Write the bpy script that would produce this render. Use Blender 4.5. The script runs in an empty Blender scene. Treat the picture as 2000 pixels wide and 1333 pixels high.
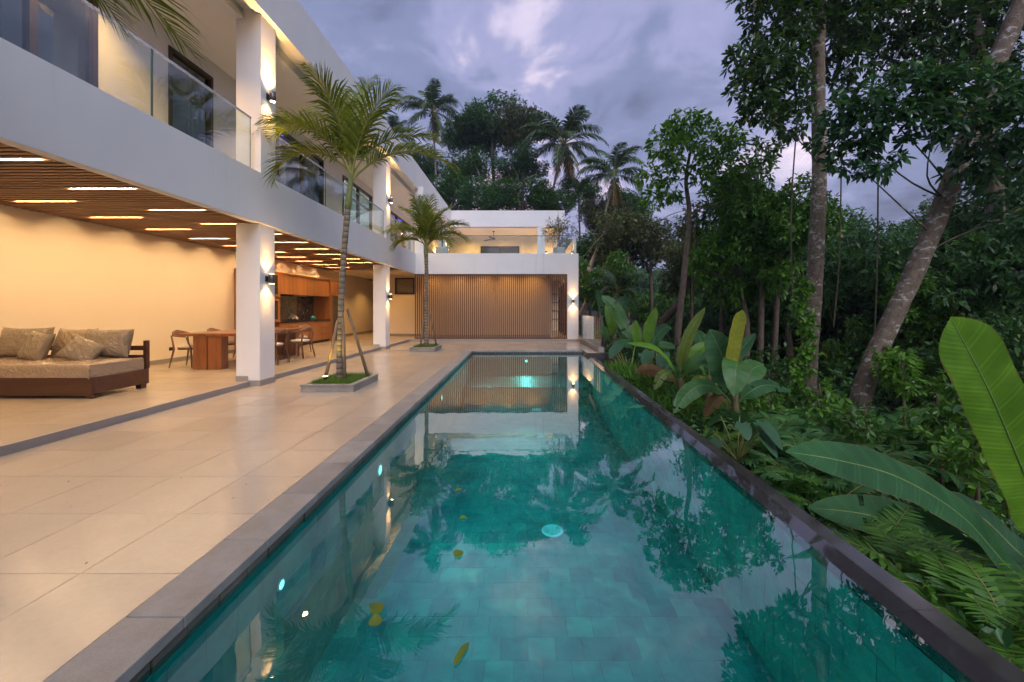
import bpy, math, random
import numpy as np
from mathutils import Vector, Matrix, Quaternion

R = math.radians
SC = bpy.context.scene
COL = SC.collection
random.seed(7)

# ------------------------------------------------------------------ camera
CAMH = 1.35
cam_data = bpy.data.cameras.new('camera')
cam_data.lens = 14.0
cam_data.sensor_width = 36.0
cam_data.shift_x = -0.011
cam_data.shift_y = -0.0308
cam_data.clip_start = 0.05
cam_data.clip_end = 2000
cam = bpy.data.objects.new('camera', cam_data)
COL.objects.link(cam)
cam.location = (0, 0, CAMH)
cam.rotation_euler = (R(90), 0, 0)
SC.camera = cam

# ------------------------------------------------------------------ world
SUN_EL, SUN_AZ = 40.0, 158.0     # degrees; azimuth clockwise from +Y (camera looks along +Y)
world = bpy.data.worlds.new('World')
SC.world = world
world.use_nodes = True
def build_world():
    nt = world.node_tree
    nt.nodes.clear()
    N = nt.nodes.new
    L = nt.links.new
    out = N('ShaderNodeOutputWorld')
    bg = N('ShaderNodeBackground')
    sky = N('ShaderNodeTexSky')
    sky.sky_type = 'NISHITA'
    sky.sun_disc = False
    sky.sun_elevation = R(2.0)
    sky.sun_rotation = R(SUN_AZ)
    sky.air_density = 1.4
    sky.dust_density = 2.0
    tc = N('ShaderNodeTexCoord')
    sep = N('ShaderNodeSeparateXYZ')
    L(tc.outputs['Generated'], sep.inputs[0])
    def math_(op, a, b=None, c=None):
        n = N('ShaderNodeMath'); n.operation = op
        for i, x in enumerate((a, b, c)):
            if x is None: continue
            if isinstance(x, (int, float)): n.inputs[i].default_value = x
            else: L(x, n.inputs[i])
        return n.outputs[0]
    z = math_('ADD', math_('MAXIMUM', sep.outputs[2], 0.0), 0.22)
    u = math_('DIVIDE', sep.outputs[0], z)
    v = math_('DIVIDE', sep.outputs[1], z)
    cmb = N('ShaderNodeCombineXYZ')
    L(u, cmb.inputs[0]); L(v, cmb.inputs[1])
    def noise(scale, detail, rough, off, dist=0.0):
        mp = N('ShaderNodeMapping')
        mp.inputs['Location'].default_value = off
        L(cmb.outputs[0], mp.inputs[0])
        n = N('ShaderNodeTexNoise')
        n.inputs['Scale'].default_value = scale
        n.inputs['Detail'].default_value = detail
        n.inputs['Roughness'].default_value = rough
        n.inputs['Distortion'].default_value = dist
        L(mp.outputs[0], n.inputs['Vector'])
        return n.outputs['Fac']
    def ramp(fac, stops):
        r = N('ShaderNodeValToRGB')
        r.color_ramp.interpolation = 'EASE'
        while len(r.color_ramp.elements) < len(stops):
            r.color_ramp.elements.new(0.5)
        for e, (p, c) in zip(r.color_ramp.elements, stops):
            e.position = p; e.color = (*c, 1)
        L(fac, r.inputs[0])
        return r.outputs[0]
    n1 = noise(1.15, 7, 0.52, (3.1, 1.7, 0), 0.35)
    n2 = noise(3.4, 6, 0.55, (9.3, 4.2, 0), 0.5)
    n3 = noise(0.55, 2, 0.5, (1.4, 8.2, 0))
    mixn = math_('ADD', math_('MULTIPLY', n1, 0.63), math_('MULTIPLY', n2, 0.37))
    base = ramp(mixn, [(0.36, (0.070, 0.082, 0.150)), (0.46, (0.130, 0.150, 0.262)),
                       (0.525, (0.200, 0.208, 0.350)), (0.585, (0.400, 0.360, 0.475)),
                       (0.68, (0.720, 0.570, 0.635))])
    pinkf = ramp(n3, [(0.50, (0, 0, 0)), (0.68, (1, 1, 1))])
    hi = ramp(mixn, [(0.52, (0, 0, 0)), (0.66, (1, 1, 1))])
    mp = N('ShaderNodeMix'); mp.data_type = 'RGBA'
    L(math_('MULTIPLY', math_('MULTIPLY', pinkf, hi), 0.7), mp.inputs[0])
    L(base, mp.inputs[6]); mp.inputs[7].default_value = (0.80, 0.46, 0.46, 1)
    mx = N('ShaderNodeMix'); mx.data_type = 'RGBA'
    mx.inputs[0].default_value = 0.82
    sc = N('ShaderNodeVectorMath'); sc.operation = 'SCALE'
    sc.inputs['Scale'].default_value = 0.10
    L(sky.outputs[0], sc.inputs[0])
    L(sc.outputs[0], mx.inputs[6]); L(mp.outputs[2], mx.inputs[7])
    # below the horizon: the unseen dark ground
    gm = N('ShaderNodeMix'); gm.data_type = 'RGBA'
    L(math_('GREATER_THAN', sep.outputs[2], -0.01), gm.inputs[0])
    gm.inputs[6].default_value = (0.03, 0.04, 0.035, 1)
    L(mx.outputs[2], gm.inputs[7])
    L(gm.outputs[2], bg.inputs['Color'])
    bg.inputs['Strength'].default_value = 1.15
    L(bg.outputs[0], out.inputs['Surface'])
build_world()

# ------------------------------------------------------------------ sun (dusk glow through cloud, very soft)
sun_data = bpy.data.lights.new('sun', 'SUN')
sun_data.energy = 1.2
sun_data.angle = R(45)
sun_data.color = (0.94, 0.95, 1.0)
sun = bpy.data.objects.new('sun', sun_data)
COL.objects.link(sun)
sd = Vector((math.sin(R(SUN_AZ)) * math.cos(R(SUN_EL)), math.cos(R(SUN_AZ)) * math.cos(R(SUN_EL)), math.sin(R(SUN_EL))))
sun.rotation_euler = sd.to_track_quat('Z', 'Y').to_euler()

vs = SC.view_settings
vs.view_transform = 'Standard'
vs.look = 'None'
vs.exposure = 1.0
vs.gamma = 1.0
vs.use_curve_mapping = False
cy = SC.cycles
cy.use_denoising = True
try:
    cy.denoiser = 'OPENIMAGEDENOISE'
except Exception:
    pass
cy.max_bounces = 8
cy.diffuse_bounces = 3
cy.glossy_bounces = 4
cy.transmission_bounces = 6
cy.transparent_max_bounces = 24
cy.sample_clamp_indirect = 6.0
cy.caustics_reflective = False
cy.caustics_refractive = False
cy.use_light_tree = True
cy.use_adaptive_sampling = True
cy.adaptive_threshold = 0.025
cy.adaptive_min_samples = 24

def at(px, py, Y):
    """photograph pixel (2000 wide) at depth Y -> point in the place"""
    return Vector(((px - 1022.0) * Y / 777.8, Y, CAMH - (py - 605.0) * Y / 777.8))

# ------------------------------------------------------------------ materials
def new_mat(name):
    m = bpy.data.materials.new(name)
    m.use_nodes = True
    nt = m.node_tree
    return m, nt, nt.nodes['Principled BSDF'], nt.nodes['Material Output']

def nnode(nt, kind, **kw):
    n = nt.nodes.new(kind)
    for k, v in kw.items():
        setattr(n, k, v)
    return n

def coord(nt, kind='Object', scale=(1, 1, 1), rot=(0, 0, 0)):
    tc = nnode(nt, 'ShaderNodeTexCoord')
    mp = nnode(nt, 'ShaderNodeMapping')
    mp.inputs['Scale'].default_value = scale
    mp.inputs['Rotation'].default_value = rot
    nt.links.new(tc.outputs[kind], mp.inputs[0])
    return mp.outputs[0]

def world_coord(nt, scale=(1, 1, 1)):
    g = nnode(nt, 'ShaderNodeNewGeometry')
    mp = nnode(nt, 'ShaderNodeMapping')
    mp.inputs['Scale'].default_value = scale
    nt.links.new(g.outputs['Position'], mp.inputs[0])
    return mp.outputs[0]

def tnoise(nt, vec, scale, detail=4, rough=0.55, dist=0.0):
    n = nnode(nt, 'ShaderNodeTexNoise')
    n.inputs['Scale'].default_value = scale
    n.inputs['Detail'].default_value = detail
    n.inputs['Roughness'].default_value = rough
    n.inputs['Distortion'].default_value = dist
    nt.links.new(vec, n.inputs['Vector'])
    return n.outputs['Fac']

def tramp(nt, fac, stops, interp='LINEAR'):
    r = nnode(nt, 'ShaderNodeValToRGB')
    r.color_ramp.interpolation = interp
    while len(r.color_ramp.elements) < len(stops):
        r.color_ramp.elements.new(0.5)
    for e, (p, c) in zip(r.color_ramp.elements, stops):
        e.position = p
        e.color = (*c, 1) if len(c) == 3 else c
    nt.links.new(fac, r.inputs[0])
    return r.outputs[0]

def tmath(nt, op, a, b=0.0):
    n = nnode(nt, 'ShaderNodeMath', operation=op)
    for i, x in enumerate((a, b)):
        if isinstance(x, (int, float)): n.inputs[i].default_value = x
        else: nt.links.new(x, n.inputs[i])
    return n.outputs[0]

def tmix(nt, fac, a, b, blend='MIX'):
    n = nnode(nt, 'ShaderNodeMix', data_type='RGBA', blend_type=blend)
    for i, x in ((0, fac), (6, a), (7, b)):
        if isinstance(x, (int, float)): n.inputs[i].default_value = x
        elif isinstance(x, tuple): n.inputs[i].default_value = (*x, 1)
        else: nt.links.new(x, n.inputs[i])
    return n.outputs[2]

def tbump(nt, h, strength=0.2, dist=0.01, normal=None):
    b = nnode(nt, 'ShaderNodeBump')
    b.inputs['Strength'].default_value = strength
    b.inputs['Distance'].default_value = dist
    nt.links.new(h, b.inputs['Height'])
    if normal is not None: nt.links.new(normal, b.inputs['Normal'])
    return b.outputs[0]

def plain(name, c, rough=0.5, metal=0.0, spec=0.5):
    m, nt, p, o = new_mat(name)
    p.inputs['Roughness'].default_value = rough
    p.inputs['Metallic'].default_value = metal
    p.inputs['Specular IOR Level'].default_value = spec
    v = world_coord(nt)
    f = tnoise(nt, v, 9.0, 4)
    k = tramp(nt, f, [(0.3, tuple(x * 0.86 for x in c)), (0.7, tuple(min(1, x * 1.1) for x in c))])
    nt.links.new(k, p.inputs['Base Color'])
    return m

def stone(name, c, var=0.12, rough=0.6, scale=3.0, fine=90.0, bump=0.15, objvar=0.0, rvar=0.12, spec=0.5):
    """mineral surface: large soft blotches, fine speckle, slight relief, optional piece-to-piece shift"""
    m, nt, p, o = new_mat(name)
    v = world_coord(nt)
    f1 = tnoise(nt, v, scale, 6, 0.6)
    f2 = tnoise(nt, v, fine, 3, 0.6)
    mixf = tmath(nt, 'ADD', tmath(nt, 'MULTIPLY', f1, 0.65), tmath(nt, 'MULTIPLY', f2, 0.35))
    k = tramp(nt, mixf, [(0.28, tuple(x * (1 - var) for x in c)), (0.5, c), (0.74, tuple(min(1, x * (1 + var)) for x in c))])
    if objvar:
        oi = nnode(nt, 'ShaderNodeObjectInfo')
        ov = tramp(nt, oi.outputs['Random'], [(0.0, (1 - objvar,) * 3), (1.0, (1 + objvar,) * 3)])
        k = tmix(nt, 1.0, k, ov, 'MULTIPLY')
    nt.links.new(k, p.inputs['Base Color'])
    rr = tramp(nt, f1, [(0.3, (max(0.02, rough - rvar),) * 3), (0.7, (min(1, rough + rvar),) * 3)])
    nt.links.new(rr, p.inputs['Roughness'])
    p.inputs['Specular IOR Level'].default_value = spec
    if bump:
        nt.links.new(tbump(nt, mixf, bump, 0.004), p.inputs['Normal'])
    return m

def wood(name, dark, light, axis='Z', rough=0.4, scale=1.0, coat=0.0, objvar=0.12):
    m, nt, p, o = new_mat(name)
    s = {'X': (0.6, 9, 9), 'Y': (9, 0.6, 9), 'Z': (9, 9, 0.6)}[axis]
    v = world_coord(nt, tuple(x * scale for x in s))
    f = tnoise(nt, v, 2.2, 6, 0.6, 0.8)
    v2 = world_coord(nt, tuple(x * scale * 6 for x in s))
    f2 = tnoise(nt, v2, 3.0, 3, 0.5)
    mf = tmath(nt, 'ADD', tmath(nt, 'MULTIPLY', f, 0.75), tmath(nt, 'MULTIPLY', f2, 0.25))
    k = tramp(nt, mf, [(0.32, dark), (0.66, light)])
    oi = nnode(nt, 'ShaderNodeObjectInfo')
    ov = tramp(nt, oi.outputs['Random'], [(0.0, (1 - objvar,) * 3), (1.0, (1 + objvar,) * 3)])
    k = tmix(nt, 1.0, k, ov, 'MULTIPLY')
    nt.links.new(k, p.inputs['Base Color'])
    p.inputs['Roughness'].default_value = rough
    p.inputs['Coat Weight'].default_value = coat
    nt.links.new(tbump(nt, mf, 0.12, 0.003), p.inputs['Normal'])
    return m

def emit(name, c, s):
    m, nt, p, o = new_mat(name)
    e = nnode(nt, 'ShaderNodeEmission')
    e.inputs['Color'].default_value = (*c, 1)
    e.inputs['Strength'].default_value = s
    nt.links.new(e.outputs[0], o.inputs['Surface'])
    return m

def clear(name, tint, f0=0.04, gain=1.0, rough=0.0, bumpscale=None, bump=0.0, dist=0.01, power=5.0):
    """see-through sheet with Schlick reflection; straight-through transmission"""
    m, nt, p, o = new_mat(name)
    nt.nodes.remove(p)
    lw = nnode(nt, 'ShaderNodeLayerWeight')
    lw.inputs['Blend'].default_value = 0.5
    p5 = tmath(nt, 'POWER', lw.outputs['Facing'], power)
    fr = tmath(nt, 'MULTIPLY', tmath(nt, 'ADD', tmath(nt, 'MULTIPLY', p5, 1.0 - f0), f0), gain)
    fr = tmath(nt, 'MINIMUM', fr, 1.0)
    t = nnode(nt, 'ShaderNodeBsdfTransparent')
    t.inputs['Color'].default_value = (*tint, 1)
    g = nnode(nt, 'ShaderNodeBsdfGlossy')
    g.inputs['Roughness'].default_value = rough
    g.inputs['Color'].default_value = (1, 1, 1, 1)
    if bumpscale:
        v = world_coord(nt)
        f = tnoise(nt, v, bumpscale, 3, 0.5)
        b = tbump(nt, f, bump, dist)
        nt.links.new(b, g.inputs['Normal'])
        nt.links.new(b, lw.inputs['Normal'])
    mx = nnode(nt, 'ShaderNodeMixShader')
    nt.links.new(fr, mx.inputs[0])
    nt.links.new(t.outputs[0], mx.inputs[1])
    nt.links.new(g.outputs[0], mx.inputs[2])
    nt.links.new(mx.outputs[0], o.inputs['Surface'])
    return m

def leafmat(name, dark, light, trans=0.3, rough=0.34, veins=False, yellow=0.0):
    m, nt, p, o = new_mat(name)
    g = nnode(nt, 'ShaderNodeNewGeometry')
    stops = [(0.0, dark), (0.55, tuple((a + b) / 2 for a, b in zip(dark, light))), (0.93, light)]
    if yellow: stops.append((1.0 - yellow, light)); stops.append((1.0, (0.30, 0.24, 0.04)))
    stops.sort(key=lambda s: s[0])
    k = tramp(nt, g.outputs['Random Per Island'], stops)
    v = world_coord(nt)
    f = tnoise(nt, v, 0.9, 3)
    k = tmix(nt, 1.0, k, tramp(nt, f, [(0.3, (0.72, 0.78, 0.72)), (0.7, (1.2, 1.15, 1.1))]), 'MULTIPLY')
    if veins:
        uv = nnode(nt, 'ShaderNodeUVMap')
        sp = nnode(nt, 'ShaderNodeSeparateXYZ')
        nt.links.new(uv.outputs[0], sp.inputs[0])
        ab = tmath(nt, 'ABSOLUTE', tmath(nt, 'SUBTRACT', sp.outputs[0], 0.5))
        rib = tmath(nt, 'LESS_THAN', ab, 0.012)
        # side veins sweep towards the tip
        sw = tmath(nt, 'SUBTRACT', sp.outputs[1], tmath(nt, 'MULTIPLY', ab, 0.10))
        wv = tmath(nt, 'SINE', tmath(nt, 'MULTIPLY', sw, 420.0))
        wv2 = tmath(nt, 'SINE', tmath(nt, 'MULTIPLY', sw, 95.0))
        wsum = tmath(nt, 'ADD', tmath(nt, 'MULTIPLY', wv, 0.5), tmath(nt, 'MULTIPLY', wv2, 0.5))
        k = tmix(nt, tramp(nt, wsum, [(0.3, (0, 0, 0)), (1.0, (0.35,) * 3)]), k, tuple(min(1, x * 1.7) for x in light))
        k = tmix(nt, tmath(nt, 'MULTIPLY', rib, 0.8), k, (0.26, 0.34, 0.10))
        # dry brown margin and a few scorched spots
        en = tnoise(nt, v, 16.0, 4, 0.6)
        edge = tmath(nt, 'ADD', ab, tmath(nt, 'MULTIPLY', tmath(nt, 'SUBTRACT', en, 0.5), 0.14))
        k = tmix(nt, tramp(nt, edge, [(0.475, (0, 0, 0)), (0.50, (0.85,) * 3)]), k, (0.17, 0.105, 0.04))
        bl = tnoise(nt, v, 7.0, 5, 0.7)
        k = tmix(nt, tramp(nt, bl, [(0.66, (0, 0, 0)), (0.72, (0.55,) * 3)]), k, (0.15, 0.13, 0.035))
        big = tnoise(nt, v, 3.0, 3, 0.5)
        k = tmix(nt, 1.0, k, tramp(nt, big, [(0.3, (0.75, 0.8, 0.75)), (0.7, (1.22, 1.18, 1.1))]), 'MULTIPLY')
        nt.links.new(tbump(nt, wsum, 0.25, 0.004), p.inputs['Normal'])
    nt.links.new(k, p.inputs['Base Color'])
    p.inputs['Roughness'].default_value = rough
    p.inputs['Specular IOR Level'].default_value = 0.34
    tr = nnode(nt, 'ShaderNodeBsdfTranslucent')
    nt.links.new(tmix(nt, 1.0, k, (1.3, 1.35, 0.6), 'MULTIPLY'), tr.inputs['Color'])
    mx = nnode(nt, 'ShaderNodeMixShader')
    mx.inputs[0].default_value = trans
    nt.links.new(p.outputs[0], mx.inputs[1])
    nt.links.new(tr.outputs[0], mx.inputs[2])
    nt.links.new(mx.outputs[0], o.inputs['Surface'])
    return m

def barkmat(name, dark, light, ringscale=0.0, patch=None, patchamt=0.62):
    m, nt, p, o = new_mat(name)
    v = world_coord(nt, (1, 1, 0.45))
    f = tnoise(nt, v, 14, 6, 0.65, 0.4)
    k = tramp(nt, f, [(0.3, dark), (0.7, light)])
    h = f
    if ringscale:
        g = nnode(nt, 'ShaderNodeNewGeometry')
        sp = nnode(nt, 'ShaderNodeSeparateXYZ')
        nt.links.new(g.outputs['Position'], sp.inputs[0])
        zz = tmath(nt, 'ADD', tmath(nt, 'MULTIPLY', sp.outputs[2], ringscale), tmath(nt, 'MULTIPLY', tnoise(nt, v, 4, 2), 3.0))
        s = tmath(nt, 'SINE', zz)
        k = tmix(nt, tramp(nt, s, [(0.55, (0, 0, 0)), (0.95, (0.75,) * 3)]), k, tuple(x * 0.35 for x in dark))
        h = tmath(nt, 'SUBTRACT', tmath(nt, 'MULTIPLY', f, 0.5), tmath(nt, 'MULTIPLY', s, 0.3))
    if patch:
        pv = world_coord(nt, (1, 1, 1.6))
        pf = tnoise(nt, pv, 5.0, 6, 0.68, 0.5)
        k = tmix(nt, tramp(nt, pf, [(patchamt - 0.03, (0, 0, 0)), (patchamt + 0.05, (0.85,) * 3)]), k, patch)
    nt.links.new(k, p.inputs['Base Color'])
    p.inputs['Roughness'].default_value = 0.85
    p.inputs['Specular IOR Level'].default_value = 0.25
    nt.links.new(tbump(nt, h, 0.6, 0.03), p.inputs['Normal'])
    return m

M = {}
def plastermat():
    m, nt, p, o = new_mat('white_plaster')
    v = world_coord(nt)
    f1 = tnoise(nt, v, 1.3, 6, 0.6)
    f2 = tnoise(nt, v, 60, 3, 0.6)
    sv = world_coord(nt, (5.5, 5.5, 0.22))
    st = tnoise(nt, sv, 1.6, 5, 0.65, 0.3)          # rain streaks
    mv = tnoise(nt, v, 0.55, 3, 0.6)
    k = tramp(nt, f1, [(0.3, (0.645, 0.645, 0.665)), (0.7, (0.70, 0.695, 0.70))])
    streak = tmath(nt, 'MULTIPLY', tramp(nt, st, [(0.55, (0, 0, 0)), (0.78, (1, 1, 1))]), tramp(nt, mv, [(0.42, (0, 0, 0)), (0.62, (1, 1, 1))]))
    k = tmix(nt, tmath(nt, 'MULTIPLY', streak, 0.42), k, (0.44, 0.43, 0.41))
    nt.links.new(k, p.inputs['Base Color'])
    p.inputs['Roughness'].default_value = 0.8
    nt.links.new(tbump(nt, tmath(nt, 'ADD', tmath(nt, 'MULTIPLY', f1, 0.6), tmath(nt, 'MULTIPLY', f2, 0.4)), 0.12, 0.004), p.inputs['Normal'])
    return m
M['plaster'] = plastermat()
M['cream'] = stone('cream_plaster', (0.75, 0.65, 0.50), 0.04, 0.7, 1.4, 60, 0.08)
M['tile'] = stone('beige_floor_tile', (0.43, 0.352, 0.265), 0.12, 0.225, 1.3, 30, 0.02, 0.07, 0.012)
M['tan'] = stone('tan_plaster', (0.52, 0.39, 0.28), 0.05, 0.7, 1.4, 60, 0.08)
M['grout'] = plain('grout', (0.25, 0.205, 0.16), 0.9)
M['skirt'] = stone('grey_tile_edge', (0.27, 0.245, 0.225), 0.1, 0.5, 4, 50, 0.03)
M['andesite'] = stone('grey_andesite', (0.235, 0.222, 0.205), 0.42, 0.55, 5, 170, 0.35, 0.12)
M['wetstone'] = stone('dark_wet_stone', (0.042, 0.039, 0.034), 0.5, 0.17, 5, 120, 0.05, 0.1, 0.08, 0.9)
M['wetfilm'] = stone('wet_stone_film', (0.035, 0.032, 0.034), 0.3, 0.045, 3, 60, 0.02, 0.05, 0.03, 1.0)
M['darkstone'] = stone('black_stone', (0.035, 0.034, 0.036), 0.4, 0.45, 6, 120, 0.25, 0.2)
M['brick'] = stone('dark_stone_brick', (0.125, 0.098, 0.080), 0.45, 0.6, 14, 120, 0.4, 0.3)
def poolmat():
    m, nt, p, o = new_mat('green_pool_stone')
    v = world_coord(nt)
    f1 = tnoise(nt, v, 5.0, 6, 0.62, 0.5)
    oi = nnode(nt, 'ShaderNodeObjectInfo')
    g = nnode(nt, 'ShaderNodeNewGeometry')
    rnd = tmath(nt, 'FRACT', tmath(nt, 'ADD', oi.outputs['Random'], g.outputs['Random Per Island']))
    k = tramp(nt, rnd, [(0.0, (0.040, 0.200, 0.205)), (0.4, (0.052, 0.255, 0.250)), (0.8, (0.056, 0.275, 0.262)), (1.0, (0.09, 0.31, 0.275))])
    k = tmix(nt, 1.0, k, tramp(nt, f1, [(0.3, (0.62, 0.66, 0.7)), (0.7, (1.3, 1.25, 1.15))]), 'MULTIPLY')
    nt.links.new(k, p.inputs['Base Color'])
    p.inputs['Roughness'].default_value = 0.6
    return m
M['pooltile'] = poolmat()
M['poolgrout'] = plain('pool_grout', (0.052, 0.225, 0.205), 0.9)
M['water'] = clear('pool_water', (0.17, 0.82, 0.82), 0.085, 1.0, 0.008, 3.2, 0.045, 0.02, 3.0)
M['teak'] = wood('teak_slat', (0.125, 0.058, 0.026), (0.27, 0.135, 0.062), 'X', 0.5)
M['teakz'] = wood('teak_screen_slat', (0.075, 0.030, 0.015), (0.15, 0.064, 0.031), 'Z', 0.5)
M['cabinet'] = wood('cabinet_veneer', (0.27, 0.095, 0.026), (0.44, 0.18, 0.052), 'Z', 0.38, 0.8, 0.15)
M['sofawood'] = wood('dark_sofa_timber', (0.040, 0.011, 0.006), (0.095, 0.028, 0.012), 'X', 0.3, 0.8, 0.25)
M['tablewood'] = wood('table_timber', (0.14, 0.048, 0.020), (0.30, 0.115, 0.045), 'Z', 0.32, 0.7, 0.25)
M['chairwood'] = wood('chair_timber', (0.085, 0.034, 0.016), (0.19, 0.08, 0.034), 'Z', 0.4)
M['polewood'] = wood('brace_pole', (0.10, 0.065, 0.035), (0.22, 0.15, 0.085), 'Z', 0.75)
M['black'] = plain('black_metal', (0.016, 0.015, 0.016), 0.38, 0.3)
M['bronze'] = plain('dark_bronze_frame', (0.040, 0.026, 0.019), 0.4, 0.3)
M['lampgrey'] = plain('lamp_grey_metal', (0.13, 0.11, 0.10), 0.35, 0.7)
M['steel'] = plain('brushed_steel', (0.55, 0.55, 0.56), 0.22, 1.0)
M['glass'] = clear('balustrade_glass', (0.88, 0.94, 0.93), 0.085, 1.0)
M['glassedge'] = plain('glass_edge_green', (0.10, 0.17, 0.16), 0.15)
M['pane'] = clear('window_glass', (0.70, 0.76, 0.76), 0.07, 1.0)
M['cloth'] = plain('white_cushion', (0.62, 0.58, 0.52), 0.85)
M['granite'] = stone('black_worktop', (0.018, 0.017, 0.018), 0.4, 0.16, 12, 200, 0.0)
M['splash'] = plain('dark_mirror_splashback', (0.05, 0.045, 0.042), 0.08, 0.0, 0.8)
M['fridge'] = plain('grey_steel_fridge', (0.17, 0.16, 0.155), 0.32, 0.8)
M['curtain'] = plain('grey_blue_curtain', (0.20, 0.22, 0.27), 0.9)
M['palecurtain'] = plain('sheer_pale_curtain', (0.50, 0.52, 0.54), 0.9)
M['white'] = plain('white_plastic', (0.85, 0.86, 0.86), 0.4)
M['pot'] = stone('pale_planter_pot', (0.52, 0.53, 0.52), 0.12, 0.7, 6, 90, 0.2)
M['roofmetal'] = plain('roof_top', (0.20, 0.20, 0.21), 0.8)
def wrapmat(name, c, stripes):
    """cushion fabric under loose clear plastic wrap"""
    m, nt, p, o = new_mat(name)
    v = coord(nt, 'Object')
    f = tnoise(nt, v, 5.0, 5, 0.6, 1.2)
    k = tramp(nt, f, [(0.3, tuple(x * 0.95 for x in c)), (0.7, tuple(x * 1.04 for x in c))])
    if stripes:
        sp = nnode(nt, 'ShaderNodeSeparateXYZ'); nt.links.new(v, sp.inputs[0])
        s = tmath(nt, 'SINE', tmath(nt, 'MULTIPLY', sp.outputs[2], 190.0))
        k = tmix(nt, tramp(nt, s, [(0.2, (0, 0, 0)), (0.8, (0.3,) * 3)]), k, tuple(x * 0.6 for x in c))
    nt.links.new(k, p.inputs['Base Color'])
    p.inputs['Roughness'].default_value = 0.8
    p.inputs['Coat Weight'].default_value = 1.0
    p.inputs['Coat IOR'].default_value = 1.7
    p.inputs['Coat Roughness'].default_value = 0.10
    cv = coord(nt, 'Object', (1, 1, 1))
    w = tnoise(nt, cv, 6.0, 3, 0.5, 3.0)
    b = tbump(nt, w, 1.0, 0.09)
    nt.links.new(b, p.inputs['Coat Normal'])
    nt.links.new(tbump(nt, w, 0.25, 0.01), p.inputs['Normal'])
    return m
M['rib'] = plain('banana_rib', (0.12, 0.20, 0.05), 0.5)
M['wrap'] = wrapmat('wrapped_taupe_fabric', (0.18, 0.138, 0.092), False)
M['wrapstripe'] = wrapmat('wrapped_striped_fabric', (0.24, 0.172, 0.10), True)
M['sheet'] = wrapmat('wrapped_mattress', (0.30, 0.225, 0.155), False)
M['led'] = emit('warm_led', (1.0, 0.655, 0.33), 155.0)
M['downglow'] = emit('downlight_lens', (1.0, 0.68, 0.34), 2.5)
M['lampglow'] = emit('lamp_lens', (1.0, 0.72, 0.38), 14.0)
M['poolglow'] = emit('pool_lamp_lens', (0.60, 1.0, 0.97), 2.2)
M['gardenglow'] = emit('garden_lamp_lens', (1.0, 0.80, 0.25), 12.0)
M['blueled'] = emit('blue_led', (0.05, 0.08, 1.0), 6.0)
M['roomglow'] = emit('room_lamp', (0.80, 1.0, 0.92), 9.0)

M['palmleaf'] = leafmat('palm_leaflet', (0.045, 0.085, 0.012), (0.13, 0.185, 0.028), 0.30, 0.38, yellow=0.03)
M['palmleaf_hero'] = leafmat('palm_leaflet_sunny', (0.078, 0.120, 0.012), (0.235, 0.270, 0.034), 0.38, 0.36, yellow=0.04)  # warm light on the deck palms put into a yellower leaf colour
M['cocoleaf'] = leafmat('coconut_leaflet', (0.032, 0.072, 0.034), (0.090, 0.150, 0.060), 0.25, 0.42, yellow=0.02)
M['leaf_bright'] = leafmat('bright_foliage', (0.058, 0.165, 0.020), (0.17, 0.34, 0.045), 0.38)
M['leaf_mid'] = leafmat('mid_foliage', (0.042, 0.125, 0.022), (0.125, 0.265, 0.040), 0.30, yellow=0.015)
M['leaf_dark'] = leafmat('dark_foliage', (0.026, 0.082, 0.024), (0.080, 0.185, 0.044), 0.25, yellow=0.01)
M['leaf_olive'] = leafmat('olive_foliage', (0.050, 0.075, 0.028), (0.130, 0.150, 0.052), 0.25, yellow=0.03)
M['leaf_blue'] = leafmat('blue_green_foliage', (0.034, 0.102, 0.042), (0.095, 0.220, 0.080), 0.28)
M['leaf_canopy'] = leafmat('canopy_foliage', (0.018, 0.050, 0.016), (0.060, 0.128, 0.032), 0.28, yellow=0.02)  # darker copy of leaf_dark: silhouette shade put into the leaf colour
M['leaf_canopyblue'] = leafmat('canopy_foliage_cool', (0.020, 0.068, 0.030), (0.066, 0.160, 0.056), 0.28, yellow=0.015)  # leaf_blue darkened likewise, canopy shade carried by the colour
M['banana'] = leafmat('banana_blade', (0.045, 0.135, 0.040), (0.085, 0.215, 0.060), 0.35, 0.36, veins=True)
M['banana_lime'] = leafmat('banana_blade_young', (0.10, 0.235, 0.022), (0.15, 0.31, 0.03), 0.42, 0.4, veins=True)
M['banana_yellow'] = leafmat('banana_blade_yellowing', (0.20, 0.22, 0.022), (0.28, 0.285, 0.03), 0.42, 0.45, veins=True)
M['banana_olive'] = leafmat('banana_blade_olive', (0.085, 0.13, 0.02), (0.13, 0.18, 0.03), 0.38, 0.45, veins=True)
M['banana_dark'] = leafmat('banana_blade_dark', (0.018, 0.085, 0.030), (0.036, 0.130, 0.044), 0.3, 0.58, veins=True)
M['deadleaf'] = leafmat('dead_banana_blade', (0.13, 0.07, 0.028), (0.28, 0.15, 0.05), 0.3, 0.7)
M['taro'] = leafmat('taro_blade', (0.030, 0.095, 0.050), (0.070, 0.165, 0.080), 0.3, 0.4)
M['fern'] = leafmat('fern_pinna', (0.050, 0.150, 0.020), (0.140, 0.300, 0.040), 0.38, 0.45)
M['fernblue'] = leafmat('fern_pinna_cool', (0.034, 0.118, 0.034), (0.095, 0.235, 0.062), 0.34, 0.45)
M['grass'] = leafmat('grass_blade', (0.055, 0.120, 0.015), (0.14, 0.24, 0.03), 0.3, 0.6)
M['floatleaf'] = leafmat('fallen_yellow_leaf', (0.10, 0.145, 0.015), (0.19, 0.22, 0.03), 0.3, 0.5)
M['palmbark'] = barkmat('ringed_palm_bark', (0.12, 0.095, 0.072), (0.26, 0.215, 0.165), 62.0, (0.05, 0.06, 0.035), 0.60)
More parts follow.
